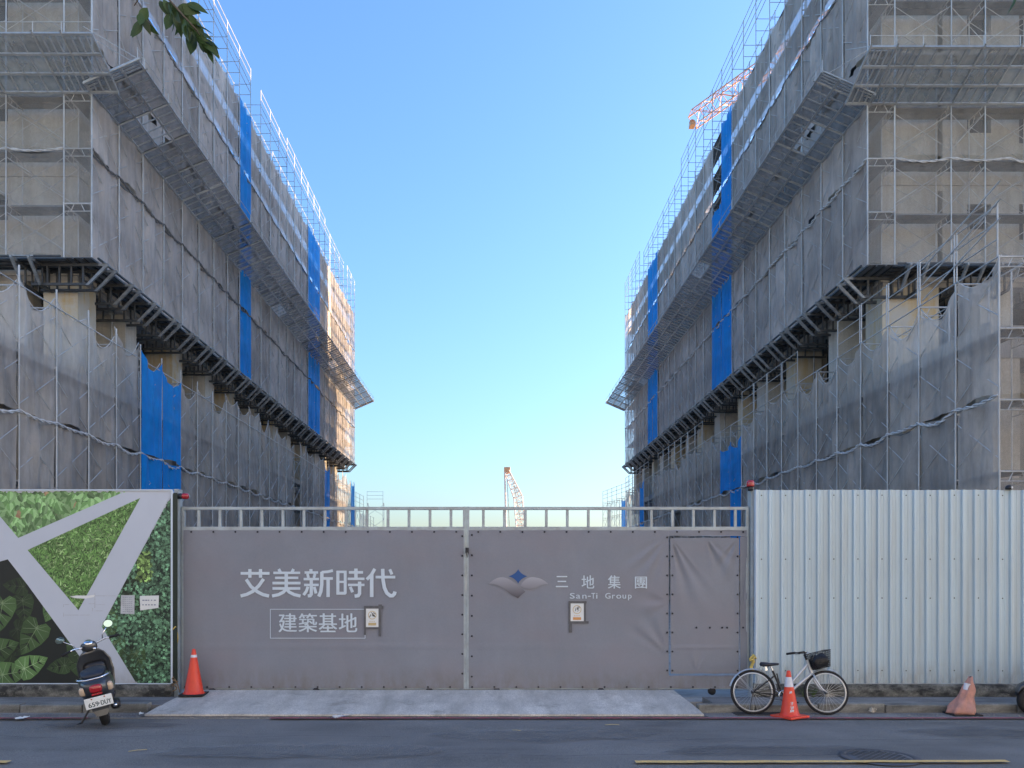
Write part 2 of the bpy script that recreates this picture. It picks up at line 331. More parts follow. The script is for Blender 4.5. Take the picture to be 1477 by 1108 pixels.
def building(side, wallx, yf, yb, podyf, xo, opens_front, label, front_cols):
    s = side
    B = thing('apartment_block', label, 'building', (s * (wallx + 10), (yf + yb) / 2, 0))
    def X(a, b): return (min(s * a, s * b), max(s * a, s * b))
    FZ = [12.1 + 3.25 * k for k in range(5)]
    TOP = 23.9
    # solid cores; the upper two near black, room shade put into the colour
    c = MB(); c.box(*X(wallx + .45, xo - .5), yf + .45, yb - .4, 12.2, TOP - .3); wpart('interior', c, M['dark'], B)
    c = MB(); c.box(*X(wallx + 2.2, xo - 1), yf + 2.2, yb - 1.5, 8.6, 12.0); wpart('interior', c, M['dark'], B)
    c = MB(); c.box(*X(wallx + 1.6, xo - .6), podyf + 1.6, yb - 1.0, 0.02, 8.0); wpart('interior', c, M['concd'], B)
    # side wall with window openings
    ops = []; y = yf + 1.9; k = 0
    while y < yb - 3:
        wd = (1.5, 2.1, 1.2)[k % 3]
        for z in FZ: 
            if z + 2.9 < TOP: ops.append((y, y + wd, z + 1.15, z + 2.55))
        y += (3.7, 4.4, 3.3)[k % 3]; k += 1
    mb = MB(); wall_grid(mb, 'x', yf, yb, 12.0, TOP, s * wallx, s * .42, ops); wpart('wall', mb, M['conc'], B)
    mb = MB(); fx = X(wallx + .43, xo); wall_grid(mb, 'y', fx[0], fx[1], 12.0, TOP, yf, .42, opens_front); wpart('wall', mb, M['conc'], B)
    mb = MB(); mb.box(*X(wallx + .43, xo), yb - .4, yb, 12.0, TOP); wpart('wall', mb, M['conc'], B)
    # floor edge bands proud of the wall
    for z in FZ + [TOP]:
        mb = MB(); mb.box(*X(wallx - .06, wallx + .01), yf - .06, yb, z - .18, z + .12); mb.box(*X(wallx + .01, xo), yf - .06, yf + .01, z - .18, z + .12)
        wpart('slab_edge', mb, M['conc'], B)
    mb = MB(); mb.box(*X(wallx + .05, xo), yf + .02, yb, 11.75, 11.99); wpart('slab', mb, M['concd'], B)
    mb = MB(); mb.box(*X(wallx + .01, xo), yf + .01, yb, TOP - .02, TOP + .2); wpart('roof', mb, M['concd'], B)
    # open storey columns
    cy = yf; k = 0
    while cy < yb - 1:
        wd = (1.2, .9, 1.1)[k % 3]
        mb = MB(); mb.box(*X(wallx + .02, wallx + 1.15), cy, cy + wd, 8.6, 11.75); wpart('column', mb, M['concy'] if k % 2 == 0 else M['conc'], B); cy += (3.4, 4.3, 3.9)[k % 3]; k += 1
    for (a, b_, zz) in front_cols:
        mb = MB(); mb.box(*X(a, b_), yf + .02, yf + .9, 8.6, 11.75); wpart('column', mb, M['concy'] if zz else M['conc'], B)
    q = random.Random(9 + s); y = yf + 1.4
    while y < yb - 2:
        mb = MB(); xx = s * (wallx + q.uniform(.3, 1.6)); mb.tube((xx, y, 8.6), (xx, y, 11.75), .035, 6); mb.box(xx - .08, xx + .08, y - .08, y + .08, 11.70, 11.748)
        wpart('shoring_prop', mb, M['galvm'], B); y += q.uniform(.7, 1.9)
    for k in range(7):
        y = yf + 1.6 + k * 6.4; mb = MB(); mb.box(*X(wallx + 1.3, wallx + 1.5), y, y + (3.0, 4.6, 2.2)[k % 3], 8.6, 11.75); wpart('wall', mb, M['conc'], B)
    for k in range(9):
        y = yf + 3 + k * 5 + q.uniform(-1, 1); mb = MB(); a, c = X(wallx + .5, wallx + 1.4)
        for j in range(q.choice((3, 5, 6))): mb.box(a + q.uniform(0, .05), c, y + q.uniform(0, .1), y + 1.5 + q.uniform(-.2, .2), 8.61 + j * .09, 8.68 + j * .09)
        wpart('board_stack', mb, M['concy'], B, )
    # podium
    for (za, zb, pr) in ((7.75, 8.6, .0), (3.75, 4.6, .0), (-.1, .5, 0)):
        mb = MB(); mb.box(*X(wallx - pr, xo), podyf, yb, za, zb); wpart('slab', mb, M['concd'], B)
        mb = MB(); mb.box(*X(wallx - .12, wallx - .003), podyf - .12, yb, zb - .25, zb + .1); wpart('slab_edge', mb, M['conc'], B)
    cy = podyf + .03; k = 0
    while cy < yb - 1:
        for (za, zb) in ((.5, 3.75), (4.6, 7.75)):
            mb = MB(); mb.box(*X(wallx + .03, wallx + .75), cy, cy + .75, za, zb); wpart('column', mb, M['conc'], B)
        if k % 3 != 1:
            mb = MB(); mb.box(*X(wallx + .9, wallx + 1.1), cy + .75, cy + 4.2 - .4 * (k % 2), 4.6, 7.75 if k % 2 else 6.4); wpart('wall', mb, M['concd'], B)
        cy += 4.6; k += 1
    cx = wallx + 4; k = 0
    while cx < xo - 1:
        for (za, zb) in ((.5, 3.75), (4.6, 7.75)):
            mb = MB(); mb.box(*X(cx, cx + .75), podyf + .03, podyf + .75, za, zb); wpart('column', mb, M['conc'], B)
        cx += 4.2
    return B

LX, RX = 12.70, 12.10       # outer scaffold planes
LYC, RYC = 25.2, 25.8       # front planes of the upper scaffolds
BAY = 1.83
fl = []
for z in (12.1, 15.35, 18.6):
    fl += [(-17.6, -16.0, z + 1.65, z + 2.5), (-22, -20.2, z + 1.3, z + 2.6)]
building(-1, LX + .97, LYC + 1.05, 73.0, 19.4, 34, fl, 'left concrete apartment block under construction behind grey scaffold netting', [(LX + 2.7, LX + 4.6, 0), (LX + 6.5, LX + 7.6, 1), (LX + 9.5, LX + 11, 0)])
fr_ = []
for z in (12.1, 15.35, 18.6):
    fr_ += [(15.95, 16.75, z + 1.6, z + 2.45), (17.7, 19.2, z + 1.25, z + 2.45), (14.95, 15.12, z + .2, z + 2.9)]
RB = building(1, RX + .97, RYC + 1.05, 74.3, 20.9, 34, fr_, 'right concrete apartment block under construction with front windows behind sheer netting', [(RX + 2.1, RX + 2.9, 1), (RX + 4.3, RX + 5.4, 0), (RX + 7.3, RX + 8.6, 1)])
mb = MB(); mb.box(22.5, 34, 30, 74.3, 24.1, 38); wpart('roof_shade_mass', mb, M['conc'], RB)  # unseen roof mass added to keep low sun off the left block

NB = thing('added_shade_block', 'unseen plain concrete block added right of the right block to shade the road', 'building', (58, 33, 0))  # out-of-view block added to keep the road in shade
ops = [(37.5 + 4.2 * k, 39.3 + 4.2 * k, 1.2 + 3.2 * j, 2.7 + 3.2 * j) for k in range(10) for j in range(8)]
mb = MB(); wall_grid(mb, 'y', 35.5, 80, -.1, 27, 19.5, .3, ops); wpart('wall', mb, M['conc'], NB)
mb = MB(); mb.box(35.52, 79.98, 19.9, 46, -.1, 27); wpart('interior', mb, M['concd'], NB)
mb = MB(); mb.box(35.3, 80.2, 19.3, 46.2, 27.002, 27.5); wpart('roof', mb, M['concd'], NB)

TB = thing('added_rear_block', 'unseen plain block added behind the right block to cut the sun', 'building', (32, 97, 0))  # hidden block added to dim sun on the left block's far end
mb = MB(); mb.box(27, 50, 92, 118, 0, 26); wpart('wall', mb, M['conc'], TB)
# unseen row of houses added behind the camera to bounce sunlight forward
M['tile'] = mat('pale_wall_tile', (.58, .66, .74), .6, var=.05, scale=2, stain=(.6, .57, .5), sfac=.4, sscale=(.5, .5, .15))
M['glass'] = mat('window_glass', (.1, .12, .13), .08, 0, var=.05)
for k, (xa, xb, h) in enumerate(((-62, -34, 17), (-33.8, -8, 20), (-7.8, 16, 18), (16.2, 42, 21), (42.2, 70, 17))):
    SB = thing('added_bounce_house', ('far left', 'left', 'middle', 'right', 'far right')[k] + ' unseen pale tiled house added behind the camera to bounce sunlight', 'building', ((xa + xb) / 2, -17, 0))
    n = int((xb - xa - 2) / 3.6); ops = [(xa + 1.6 + 3.6 * i, xa + 2.9 + 3.6 * i, 1.1 + 3.2 * j, 2.5 + 3.2 * j) for i in range(n) for j in range(int(h / 3.2))]
    mb = MB(); wall_grid(mb, 'y', xa, xb, -.1, h, -11.0, -.3, ops); wpart('wall', mb, M['tile'], SB)
    mb = MB(); mb.box(xa + .01, xb - .01, -24, -11.2, -.1, h - .01); wpart('window_glazing', mb, M['glass'], SB)
    mb = MB(); mb.box(xa - .08, xb + .08, -24, -10.8, h + .002, h + .4); wpart('roof', mb, M['tile'], SB)

# ------------------------------------------------------------------ scaffolds
def frame_mesh(h, d):
    b = MB(); r = .024
    b.tube((0, 0, 0), (0, 0, h), r); b.tube((0, d, 0), (0, d, h), r); b.tube((0, 0, h - .04), (0, d, h - .04), r)
    b.tube((0, .02, h - .28), (0, d - .02, h - .28), .016, 4)
    b.tube((0, d * .25, h - .28), (0, d * .38, h - .04), .013, 4); b.tube((0, d * .75, h - .28), (0, d * .62, h - .04), .013, 4)
    return b.mesh('frame', M['galv'])
def brace_mesh(w_, h, d):
    b = MB(); r = .014
    y = .035
    b.tube((0, y, .25), (w_, y, h - .3), r, 4); b.tube((0, y + .006, h - .3), (w_, y + .006, .25), r, 4); zc = (h - .05) / 2
    b.tube((w_ / 2, y - .02, zc), (w_ / 2, y + .03, zc), .012, 5)
    return b.mesh('cross_brace', M['galv'])
def deck_mesh(w_, d):
    b = MB(); 
    b.box(.03, w_ - .03, d * .2, d * .56, -.05, 0); b.box(.03, w_ - .03, d * .58, d * .94, -.05, -.002)
    return b.mesh('deck_plank', M['deck'])
def net_mesh(w_, h, m, seed, st=.0, sb=.0, pull=0., amp=.035, lean=0.):
    nx_, nz_ = 18, 12; vs = []; q = random.Random(seed)
    ph = [q.uniform(0, 6.28) for _ in range(6)]; fr = [q.uniform(1.5, 3), q.uniform(3, 6), q.uniform(6, 10)]
    for j in range(nz_ + 1):
        v = j / nz_
        for i in range(nx_ + 1):
            u = i / nx_; arch = math.sin(math.pi * u)
            x = u * w_ + (1 - abs(2 * u - 1)) * 0 + pull * math.sin(math.pi * v) * (1 if u < .5 else -1) * abs(2 * u - 1)
            z = v * h - st * arch * v ** 2 + sb * arch * (1 - v) ** 3
            y = amp * (.6 * math.sin(fr[0] * 6.28 * u * .5 + ph[0] + v * 2) + .5 * math.sin(fr[1] * 6.28 * u * .5 + ph[1] - v * 3) * (.4 + .6 * v) + .3 * math.sin(fr[2] * 6.28 * u * .5 + ph[2] + v))
            y += amp * .8 * noise.noise(Vector((u * 3 + seed, v * 4, seed)))
            y *= min(1, 4 * min(u, 1 - u) + .15)
            vs.append((x, y + (.015 + amp * .45 if m.name != 'blue_net' else -.03), z))
    b = MB(); b.add(vs, [(j * (nx_ + 1) + i, j * (nx_ + 1) + i + 1, (j + 1) * (nx_ + 1) + i + 1, (j + 1) * (nx_ + 1) + i) for j in range(nz_) for i in range(nx_)], True)
    return b.mesh('safety_net', m)
_cache = {}
def cached(key, fn):
    if key not in _cache: _cache[key] = fn()
    return _cache[key]
D = .88
def scaffold(label, origin, rot, stations, z0, nl, lift, netrows, netpick, name='scaffold', rope=(), caps=None, skip=None, sag=.12, inner=False):
    T = thing(name, label, 'scaffold', origin, (0, 0, rot)); q = random.Random(len(label))
    fm = cached(('f', lift), lambda: frame_mesh(lift, D))
    for i, u in enumerate(stations):
        for k in range(nl):
            if skip and skip(i, k): continue
            link('frame', fm, T, (u, 0, z0 + k * lift), (q.uniform(-.004, .004), q.uniform(-.004, .004), 0))
    for i, (a, b) in enumerate(zip(stations, stations[1:])):
        w_ = round(b - a, 3)
        bmh = cached(('b', w_, lift), lambda: brace_mesh(w_, lift, D)); dm = cached(('d', w_), lambda: deck_mesh(w_, D))
        for k in range(nl):
            if skip and (skip(i, k) or skip(i + 1, k)): continue
            link('cross_brace', bmh, T, (a, 0, z0 + k * lift))
            if inner: link('cross_brace', bmh, T, (a, D - .1, z0 + k * lift))
            if k < nl - 1 or not caps: link('deck_plank', dm, T, (a, 0, z0 + (k + 1) * lift - .0))
        for r_, (za, zb) in enumerate(netrows):
            pk = netpick(i, r_)
            if pk is None: continue
            m_, top = pk; var = q.randrange(6)
            st_ = (sag + .06 * (var % 3)) if r_ == len(netrows) - 1 else (.05 if var % 3 else .16)
            if caps == 'podium' and r_ == len(netrows) - 1: st_ = (.3, .6, .42, .7, .25, .5)[var]
            me = cached(('n', w_, round(zb - za, 2), m_.name, var, round(st_, 2)), lambda: net_mesh(w_, zb - za, m_, var * 7 + 1, st_, .02 if var % 2 else .12, .03 if var % 3 else 0, .075 if m_.name != 'sheer_net' else .02))
            o = link('safety_net', me, T, (a, 0, za), label='bright blue net panel' if m_.name == 'blue_net' else None)
            if caps == 'podium' and r_ == len(netrows) - 1:
                hm = cached(('hem', w_, round(st_, 2)), lambda: MB().path([(w_ * k / 14, .06, -st_ * math.sin(math.pi * k / 14)) for k in range(15)], .014, 5).mesh('hem', M['ropew']))
                link('hem', hm, o, (0, 0, zb - za))
            o.scale = (1, 1, (top or 1) * (q.choice((1, 1, 1.04, .97, .9)) if caps == 'podium' and r_ else 1))
            if q.random() < .5: o.scale[0] = -1; o.location.x = b
    for (z, kind, rr) in rope:
        b = MB(); pts = []; L0, L1 = stations[0], stations[-1]; n = int((L1 - L0) / .1)
        dd = [q.uniform(.03, .2) for _ in range(n + 2)]
        for tw in (0, 3.14):
            pts = []
            for i in range(n + 1):
                u = L0 + (L1 - L0) * i / n; ph = (u - L0) / BAY; sg = dd[int(ph)] * math.sin(math.pi * (ph % 1))
                pts.append((u, -.02 + rr * .9 * math.cos(u * 9 + tw), z - sg + rr * .9 * math.sin(u * 9 + tw)))
            b.path(pts, rr * .75, 5)
        part('tie_rope', b, M[kind], T)
    return T
def rails(T, ua, ub, z0, n, post, step=.42, y=0, yin=False):
    """a guard rail section: n horizontal tubes with a post at each end"""
    b = MB()
    for k in range(n): b.tube((ua, y, z0 + step * (k + 1)), (ub, y, z0 + step * (k + 1)), .017, 5)
    for u in (ua, ub): b.tube((u, y, z0), (u, y, z0 + step * n + .04), .02, 5)
    part('guard_rail', b, M['galv'], T)
LIFT = 1.74
def blue_at(ranges, y): return any(a <= y <= b for a, b in ranges)

# left upper, side
nb = 26; st = [i * BAY for i in range(nb + 1)]
rowsU = [(12.12, 15.55), (15.56, 19.04), (19.05, 22.52), (22.53, 26.0)]
def pickLU(i, r):
    y = LYC + (i + .5) * BAY
    return (M['netblue'] if blue_at([(39.4, 41.4), (55.2, 59)], y) else M['net'], None)
LU = scaffold('tall grey netted scaffold along the inner side of the left block, above the steel brackets', (-LX, LYC, 0), R(90), st, 12.1, 8, LIFT, rowsU, pickLU, rope=((15.55, 'roped', .03), (22.52, 'roped', .02)), sag=.1)
def topworks(T, seed, nst):
    q = random.Random(seed); i = 0
    fm = cached(('f', LIFT), lambda: None)
    while i < nst:
        L_ = q.choice((3, 4, 5, 6)); hi = q.choice((2.1, 2.9, 2.5)); n = 4 if hi > 2.4 else 3
        for k in range(i, min(i + L_, nst) + 1):
            b = MB(); b.tube((0, 0, 0), (0, 0, hi), .02, 5); b.tube((0, D, 0), (0, D, hi * .72), .02, 5)
            for z in (.5, 1.15, 1.7): b.tube((0, 0, z), (0, D, z), .016, 4)
            o = cached(('tf', hi), lambda: b.mesh('end_frame', M['galv'])); link('end_frame', o, T, (k * BAY, 0, 26.02))
        for k in range(i, min(i + L_, nst)):
            b = MB()
            for r_ in range(n): b.tube((0, 0, hi - .02 - r_ * .42), (BAY, 0, hi - .02 - r_ * .42), .015, 4)
            b.tube((0, D, hi * .7), (BAY, D, hi * .7), .015, 4)
            o = cached(('tr', hi, n), lambda: b.mesh('guard_rail', M['galv'])); link('guard_rail', o, T, (k * BAY, 0, 26.02))
        i += L_ + q.choice((0, 1))
topworks(LU, 3, nb)
# left upper, front
stf = [-5 * BAY, -4 * BAY, -3 * BAY, -2 * BAY, -BAY, 0]
nf = lambda i, r: (M['netfront'], None)
LF = scaffold('sheer netted scaffold across the street front of the left block', (-LX - D, LYC, 0), 0, stf, 12.1, 8, LIFT, [(12.12, 15.55), (15.56, 19.04), (19.05, 22.5), (22.53, 26)], nf, rope=((15.55, 'ropew', .025),), inner=True)
# end net wraps over the frame of the side scaffold
me = net_mesh(D, 3.44, M['netfront'], 5, .03, .03, 0, .01)
for k in range(4): link('safety_net', me, LU, (-.03, D, rowsU[k][0]), (0, 0, R(-90)))

# right upper, side (run from far to near)
def pickRU(i, r):
    y = RYC + (nb - i - .5) * BAY
    if 42.0 <= y <= 44.2 and r >= 3: return None
    if 42.0 <= y <= 44.2 and r == 2: return (M['netblue'], .8)
    return (M['netblue'] if blue_at([(39.8, 43.9), (57.9, 62)], y) else M['net'], None)
RU = scaffold('tall grey netted scaffold along the inner side of the right block, above the steel brackets', (RX, RYC + nb * BAY, 0), R(-90), st, 12.1, 8, LIFT, rowsU, pickRU, rope=((15.55, 'ropew', .035), (22.52, 'roped', .02)), sag=.16)
topworks(RU, 8, nb)
stf2 = [0, BAY, BAY + 1.1, 2 * BAY + 1.1, 3 * BAY + 1.1, 4 * BAY + 1.1, 5 * BAY + 1.1]
RF = scaffold('sheer netted scaffold across the street front of the right block', (RX + D, RYC, 0), 0, stf2, 12.1, 8, LIFT, [(12.12, 15.55), (15.56, 19.04), (19.05, 22.5), (22.53, 26)], nf, rope=((15.55, 'ropew', .025),), inner=True)
me2 = net_mesh(D, 3.44, M['netfront'], 5, .03, .03, 0, .01)
for k in range(4): link('safety_net', me2, RU, (nb * BAY + .03, 0, rowsU[k][0]), (0, 0, R(90)))

# lower scaffolds
LL0 = 21.3 - 2 * BAY; nL = 30; stl = [i * BAY for i in range(nL + 1)]
def pickLL(i, r):
    y = LL0 + (i + .5) * BAY
    if r == 1 and (26.2 < y < 27.1): return (M['netlow'], .93)
    if 50 < y < 51.5 and r == 1: return None
    if r == 0 and (50 < y < 53): return None
    return (M['netblue'] if blue_at([(28.1, 31.9), (59.6, 61.4), (71.0, 73)], y) else M['netlow'], ((1.24 if i > 10 else 1.12 if i > 4 else 1.03) if r == 1 else None))
rowsL = [(3.0, 6.43), (6.45, 9.85)]
LL = scaffold('lower scaffold with dusty sagging nets along the left podium', (-LX + .02, LL0, 0), R(90), stl, -.6, 6, LIFT, rowsL, pickLL, rope=((6.45, 'ropew', .032),), caps='podium')
RL0 = 19.4; RLX = 12.3; nR = 30
def pickRL(i, r):
    y = RL0 + (nR - i - .5) * BAY
    if 40.3 < y < 42.5 and r == 1: return (M['netblue'], .72)
    if r == 1 and 62 < y < 65.5: return None
    if r == 0 and 52.5 < y < 54: return None
    return (M['netblue'] if blue_at([(39.0, 42.2), (65.5, 67.5)], y) else M['netlow'], None)
RL = scaffold('lower scaffold with dusty sagging nets along the right podium', (RLX, RL0 + nR * BAY, 0), R(-90), stl, -.6, 6, LIFT, rowsL, pickRL, rope=((6.45, 'ropew', .032),), caps='podium')
RLF = scaffold('lower netted scaffold turning the street corner of the right podium', (RLX + D, RL0, 0), 0, [0, BAY, 2 * BAY, 3 * BAY], -.6, 6, LIFT, rowsL, lambda i, r: (M['netfront'], None), rope=((6.45, 'ropew', .032),), caps='podium')
me3 = net_mesh(D, 3.4, M['netfront'], 5, .1, .03, 0, .03)
for k in range(2): link('safety_net', me3, RL, (nR * BAY + .03, 0, rowsL[k][0]), (0, 0, R(90)))
# posts that stand above the nets, guard rails on the right
pst = MB().tube((0, 0, 0), (0, 0, .5), .026).mesh('post_top', M['galv'])
for i in range(nL + 1): link('post_top', pst, LL, (i * BAY, 0, 9.84))
top = MB(); top.tube((0, 0, 0), (BAY, 0, 0), .02, 5); top.tube((0, D, 0), (BAY, D, 0), .02, 5)
tm = top.mesh('top_rail', M['galv'])
for i in range(nL):
    link('top_rail', tm, LL, (i * BAY, 0, 9.82), (0, 0, 0)); link('top_rail', tm, RL, (i * BAY, 0, 9.82))
q = random.Random(4)
i = 0
while i < nR:
    L_ = 1
    if q.random() < .8: rails(RL, i * BAY + .06, (i + L_) * BAY - .06, 9.84, 3, True, .42)
    i += L_
b = MB()
for k in range(3): b.tube((nR * BAY - 3.4, -.04, 9.9 + k * .45 + 0), (nR * BAY + .1, -.04, 9.7 + k * .45 + 1.0), .02, 5)
part('stair_rail', b, M['galv'], RL)

# steel brackets under the upper scaffolds
def bracket_mesh():
    b = MB(); H = .70
    for yy in (0, .55):
        b.cur = 0
        b.box(yy - .035, yy + .035, -.05, 2.1, H - .09, H)       # top chord (local y runs towards the building)
        b.box(yy - .035, yy + .035, .30, 2.1, .0, .08)
        for k in range(5): b.box(yy - .022, yy + .022, .42 + k * .38, .48 + k * .38, .08, H - .09)
        b.cur = 1
        v0 = [(yy - .038, .27, 0), (yy + .038, .27, 0), (yy + .038, .37, .0), (yy - .038, .37, 0), (yy - .038, -.36, H - .08), (yy + .038, -.36, H - .08), (yy + .038, -.22, H - .08), (yy - .038, -.22, H - .08)]
        b.add(v0, [(0, 3, 2, 1), (4, 5, 6, 7), (0, 1, 5, 4), (1, 2, 6, 5), (2, 3, 7, 6), (3, 0, 4, 7)])
        b.box(yy - .032, yy + .032, -.36, -.05, H - .08, H - .005)
    b.box(-.1, .65, -.27, -.21, H, H + .04)
    return b.mesh('bracket', [M['galvd'], M['bracket']])
bk = bracket_mesh()
lg = MB()
for y in (-.2, .02, .3, .6, .86): lg.box(0, BAY, y - .03, y + .03, 0, .05)
lgm = lg.mesh('ledger', M['galvd'])
fmt = MB(); fmt.box(0, BAY, .0, .9, 0, .018); fmm = fmt.mesh('soffit_board', M['deck'])
for T, stt in ((LU, st), (RU, st), (LF, stf), (RF, stf2)):
    for a, c in zip(stt, stt[1:]):
        sx = (c - a) / BAY
        link('bracket', bk, T, (a + .35, 0, 11.34), (0, 0, q.uniform(-.02, .02)))
        o = link('ledger', lgm, T, (a, 0, 12.045)); o.scale[0] = sx
        o = link('soffit_board', fmm, T, (a, 0, 12.098)); o.scale[0] = sx

# catch platforms, sloping outwards and up
def catch_platform(label, origin, rot, stations, seed, smat='catch'):
    T = thing('catch_platform', label, 'catch platform', origin, (0, 0, rot)); q = random.Random(seed)
    W_, H_ = 1.66, .72; n3 = (W_ ** 2 + H_ ** 2) ** .5; ang = math.atan2(H_, W_)
    def sheet(sx):
        b = MB(); n = 12; vs = []
        for i in range(n + 1):
            x = sx * i / n; dz = .012 if i % 2 else 0
            vs += [(x, 0, dz), (x, -n3 / 3 + .02, dz)]
        b.add(vs, [(2 * i, 2 * i + 1, 2 * i + 3, 2 * i + 2) for i in range(n)]); return b.mesh('sheet', M[smat])
    def grid(sx):
        b = MB()
        for k in range(4): b.box(0, sx, -k * n3 / 3 - .035, -k * n3 / 3 + .035, -.08, -.015)
        for i in range(5): b.box(sx * i / 4 - .018, sx * i / 4 + .018, -n3, 0, -.05, -.012)
        b.tube((0, -n3 - .1, -.06), (0, 0, -.06), .032, 6)
        return b.mesh('support_grid', M['galvm'])
    for i, (a, c) in enumerate(zip(stations, stations[1:])):
        w_ = round(c - a, 3)
        gm = cached(('g', w_), lambda: grid(w_)); sm = cached(('s', w_, smat), lambda: sheet(w_))
        go = link('support_grid', gm, T, (a, 0, 0), (-ang, 0, 0))
        for k in range(3):
            if q.random() < .03: continue
            link('sheet', sm, T, (a, -k * n3 / 3 * math.cos(ang), k * n3 / 3 * math.sin(ang) + q.uniform(0, .02)), (-ang + q.uniform(-.02, .02), 0, 0))
        b = MB(); b.tube((0, -W_, H_), (0, 0, 1.7), .012, 4)
        link('stay', cached('stay', lambda: b.mesh('stay', M['galv'])), T, (a, 0, 0))
    b = MB(); b.tube((stations[0], -W_ - .03, H_ + .3), (stations[-1], -W_ - .03, H_ + .3), .012, 5)
    for u in stations: b.tube((u, -W_ - .03, H_ - .02), (u, -W_ - .03, H_ + .32), .014, 4)
    part('edge_rail', b, M['galv'], T)
    return T
catch_platform('long catch platform of grey sheets sloping up from the left block inner side', (-LX - .02, LYC, 17.36), R(90), [-.5] + [x for x in st] + [nb * BAY + .6], 2)
catch_platform('long catch platform of grey sheets sloping up from the right block inner side', (RX + .02, RYC + nb * BAY, 17.36), R(-90), [-.6] + [x for x in st] + [nb * BAY + .5], 5)
catch_platform('catch platform across the street front of the left block', (-LX - D, LYC - .03, 17.33), 0, [-5 * BAY, -4 * BAY, -3 * BAY, -2 * BAY, -BAY, 0, .85, 1.74], 3, 'catchf')
catch_platform('catch platform across the street front of the right block', (RX + D, RYC - .03, 17.33), 0, [-1.6, -.8, 0] + [x for x in stf2[1:]], 9, 'catchf')

# unseen netted scaffold added to filter sun falling on the far left end
scaffold('netted scaffold standing round the further block behind the right block', (20.5, 74.5, 0), R(90), [i * BAY for i in range(10)], -.6, 22, LIFT, [(0, 9.4), (9.42, 18.8), (18.82, 28.2), (28.22, 37.6)], lambda i, r: (M['net'], None))
# far scaffolds beyond the blocks
def plain_scaffold(label, origin, rot, nbay, lifts, net=None, stepz=0):
    T = thing('scaffold', label, 'scaffold', origin, (0, 0, rot))
    fm = cached(('f', LIFT), lambda: None); bmh = cached(('b', BAY, LIFT), lambda: None)
    for i in range(nbay + 1):
        n = max(1, lifts - int(i * stepz))
        for k in range(n):
            link('frame', fm, T, (i * BAY, 0, k * LIFT))
            if i < nbay and k < max(1, lifts - int((i + 1) * stepz)): link('cross_brace', bmh, T, (i * BAY, 0, k * LIFT))
        if i < nbay:
            rails(T, i * BAY, (i + 1) * BAY, max(1, lifts - int((i + 1) * stepz)) * LIFT, 3, True)
            if net and net(i): 
                o = link('safety_net', cached(('nf', net(i).name), lambda: net_mesh(BAY, 3.4, net(i), 9, .2)), T, (i * BAY, 0, (n - 2) * LIFT - .3), label=None)
                o = link('safety_net', cached(('nf', net(i).name), lambda: None), T, (i * BAY, 0, max(0, (n - 4)) * LIFT - .3))
    return T
plain_scaffold('bare scaffold tower with top guard rail beyond the left block', (-14.6, 92, 0), 0, 1, 6)
plain_scaffold('scaffold stepping down past the far end of the left block', (-13.2, 74.2, 0), R(88), 6, 5, lambda i: M['netlow'] if i in (0, 2, 3) else None, .25)
plain_scaffold('scaffold stepping down past the far end of the right block', (12.6, 92, 0), R(-82), 9, 6, lambda i: M['netblue'] if i == 4 else (M['netlow'] if i in (6, 7, 8) else None), 0)
# ------------------------------------------------------------------ gate
M['tarp'] = mat('grey_tarpaulin', (.212, .226, .258), .55, mud=(.2, .6, (.17, .155, .14)), var=.05, scale=1.2, bump=.12, bscale=25, stain=(.235, .215, .235), sfac=.5, sscale=(.8, .8, 1.6), fine=.03)
M['frame'] = mat('gate_frame_steel', (.38, .44, .46), .45, .2, var=.1, scale=5, stain=(.22, .2, .18), sfac=.5, sscale=(4, 4, 4))
M['print'] = mat('printed_white', (.58, .66, .71), .6, var=.04)
M['black'] = mat('black_rubber', (.012, .012, .013), .75, var=.2, scale=8)
M['blackp'] = mat('black_plastic', (.014, .014, .016), .45, var=.1, scale=8)
GY = 13.05
def text_mb(body, x0, x1, z0, z1, y, bold=0.0, m=None, name='lettering', parent=None, dep=.0015, sx=None):
    cu = bpy.data.curves.new('txt', 'FONT'); cu.body = body; cu.size = 1; cu.offset = bold; cu.resolution_u = 3
    o = bpy.data.objects.new('txt', cu); COL.objects.link(o); bpy.context.view_layer.update()
    dg = bpy.context.evaluated_depsgraph_get(); me = bpy.data.meshes.new_from_object(o.evaluated_get(dg))
    bpy.data.objects.remove(o); bpy.data.curves.remove(cu)
    xs = [v.co.x for v in me.vertices]; ys = [v.co.y for v in me.vertices]
    a, b_, c, d_ = min(xs), max(xs), min(ys), max(ys)
    mb = MB(); mb.add([(x0 + (v.co.x - a) / (b_ - a) * (x1 - x0), y, z0 + (v.co.y - c) / (d_ - c) * (z1 - z0)) for v in me.vertices], [tuple(p.vertices) for p in me.polygons])
    bpy.data.meshes.remove(me)
    return mb
def mbmerge(a, b): 
    n = len(a.v); a.v += b.v; a.f += [tuple(i + n for i in f) for f in b.f]; a.sm += b.sm; a.mi += [a.cur] * len(b.f); return a
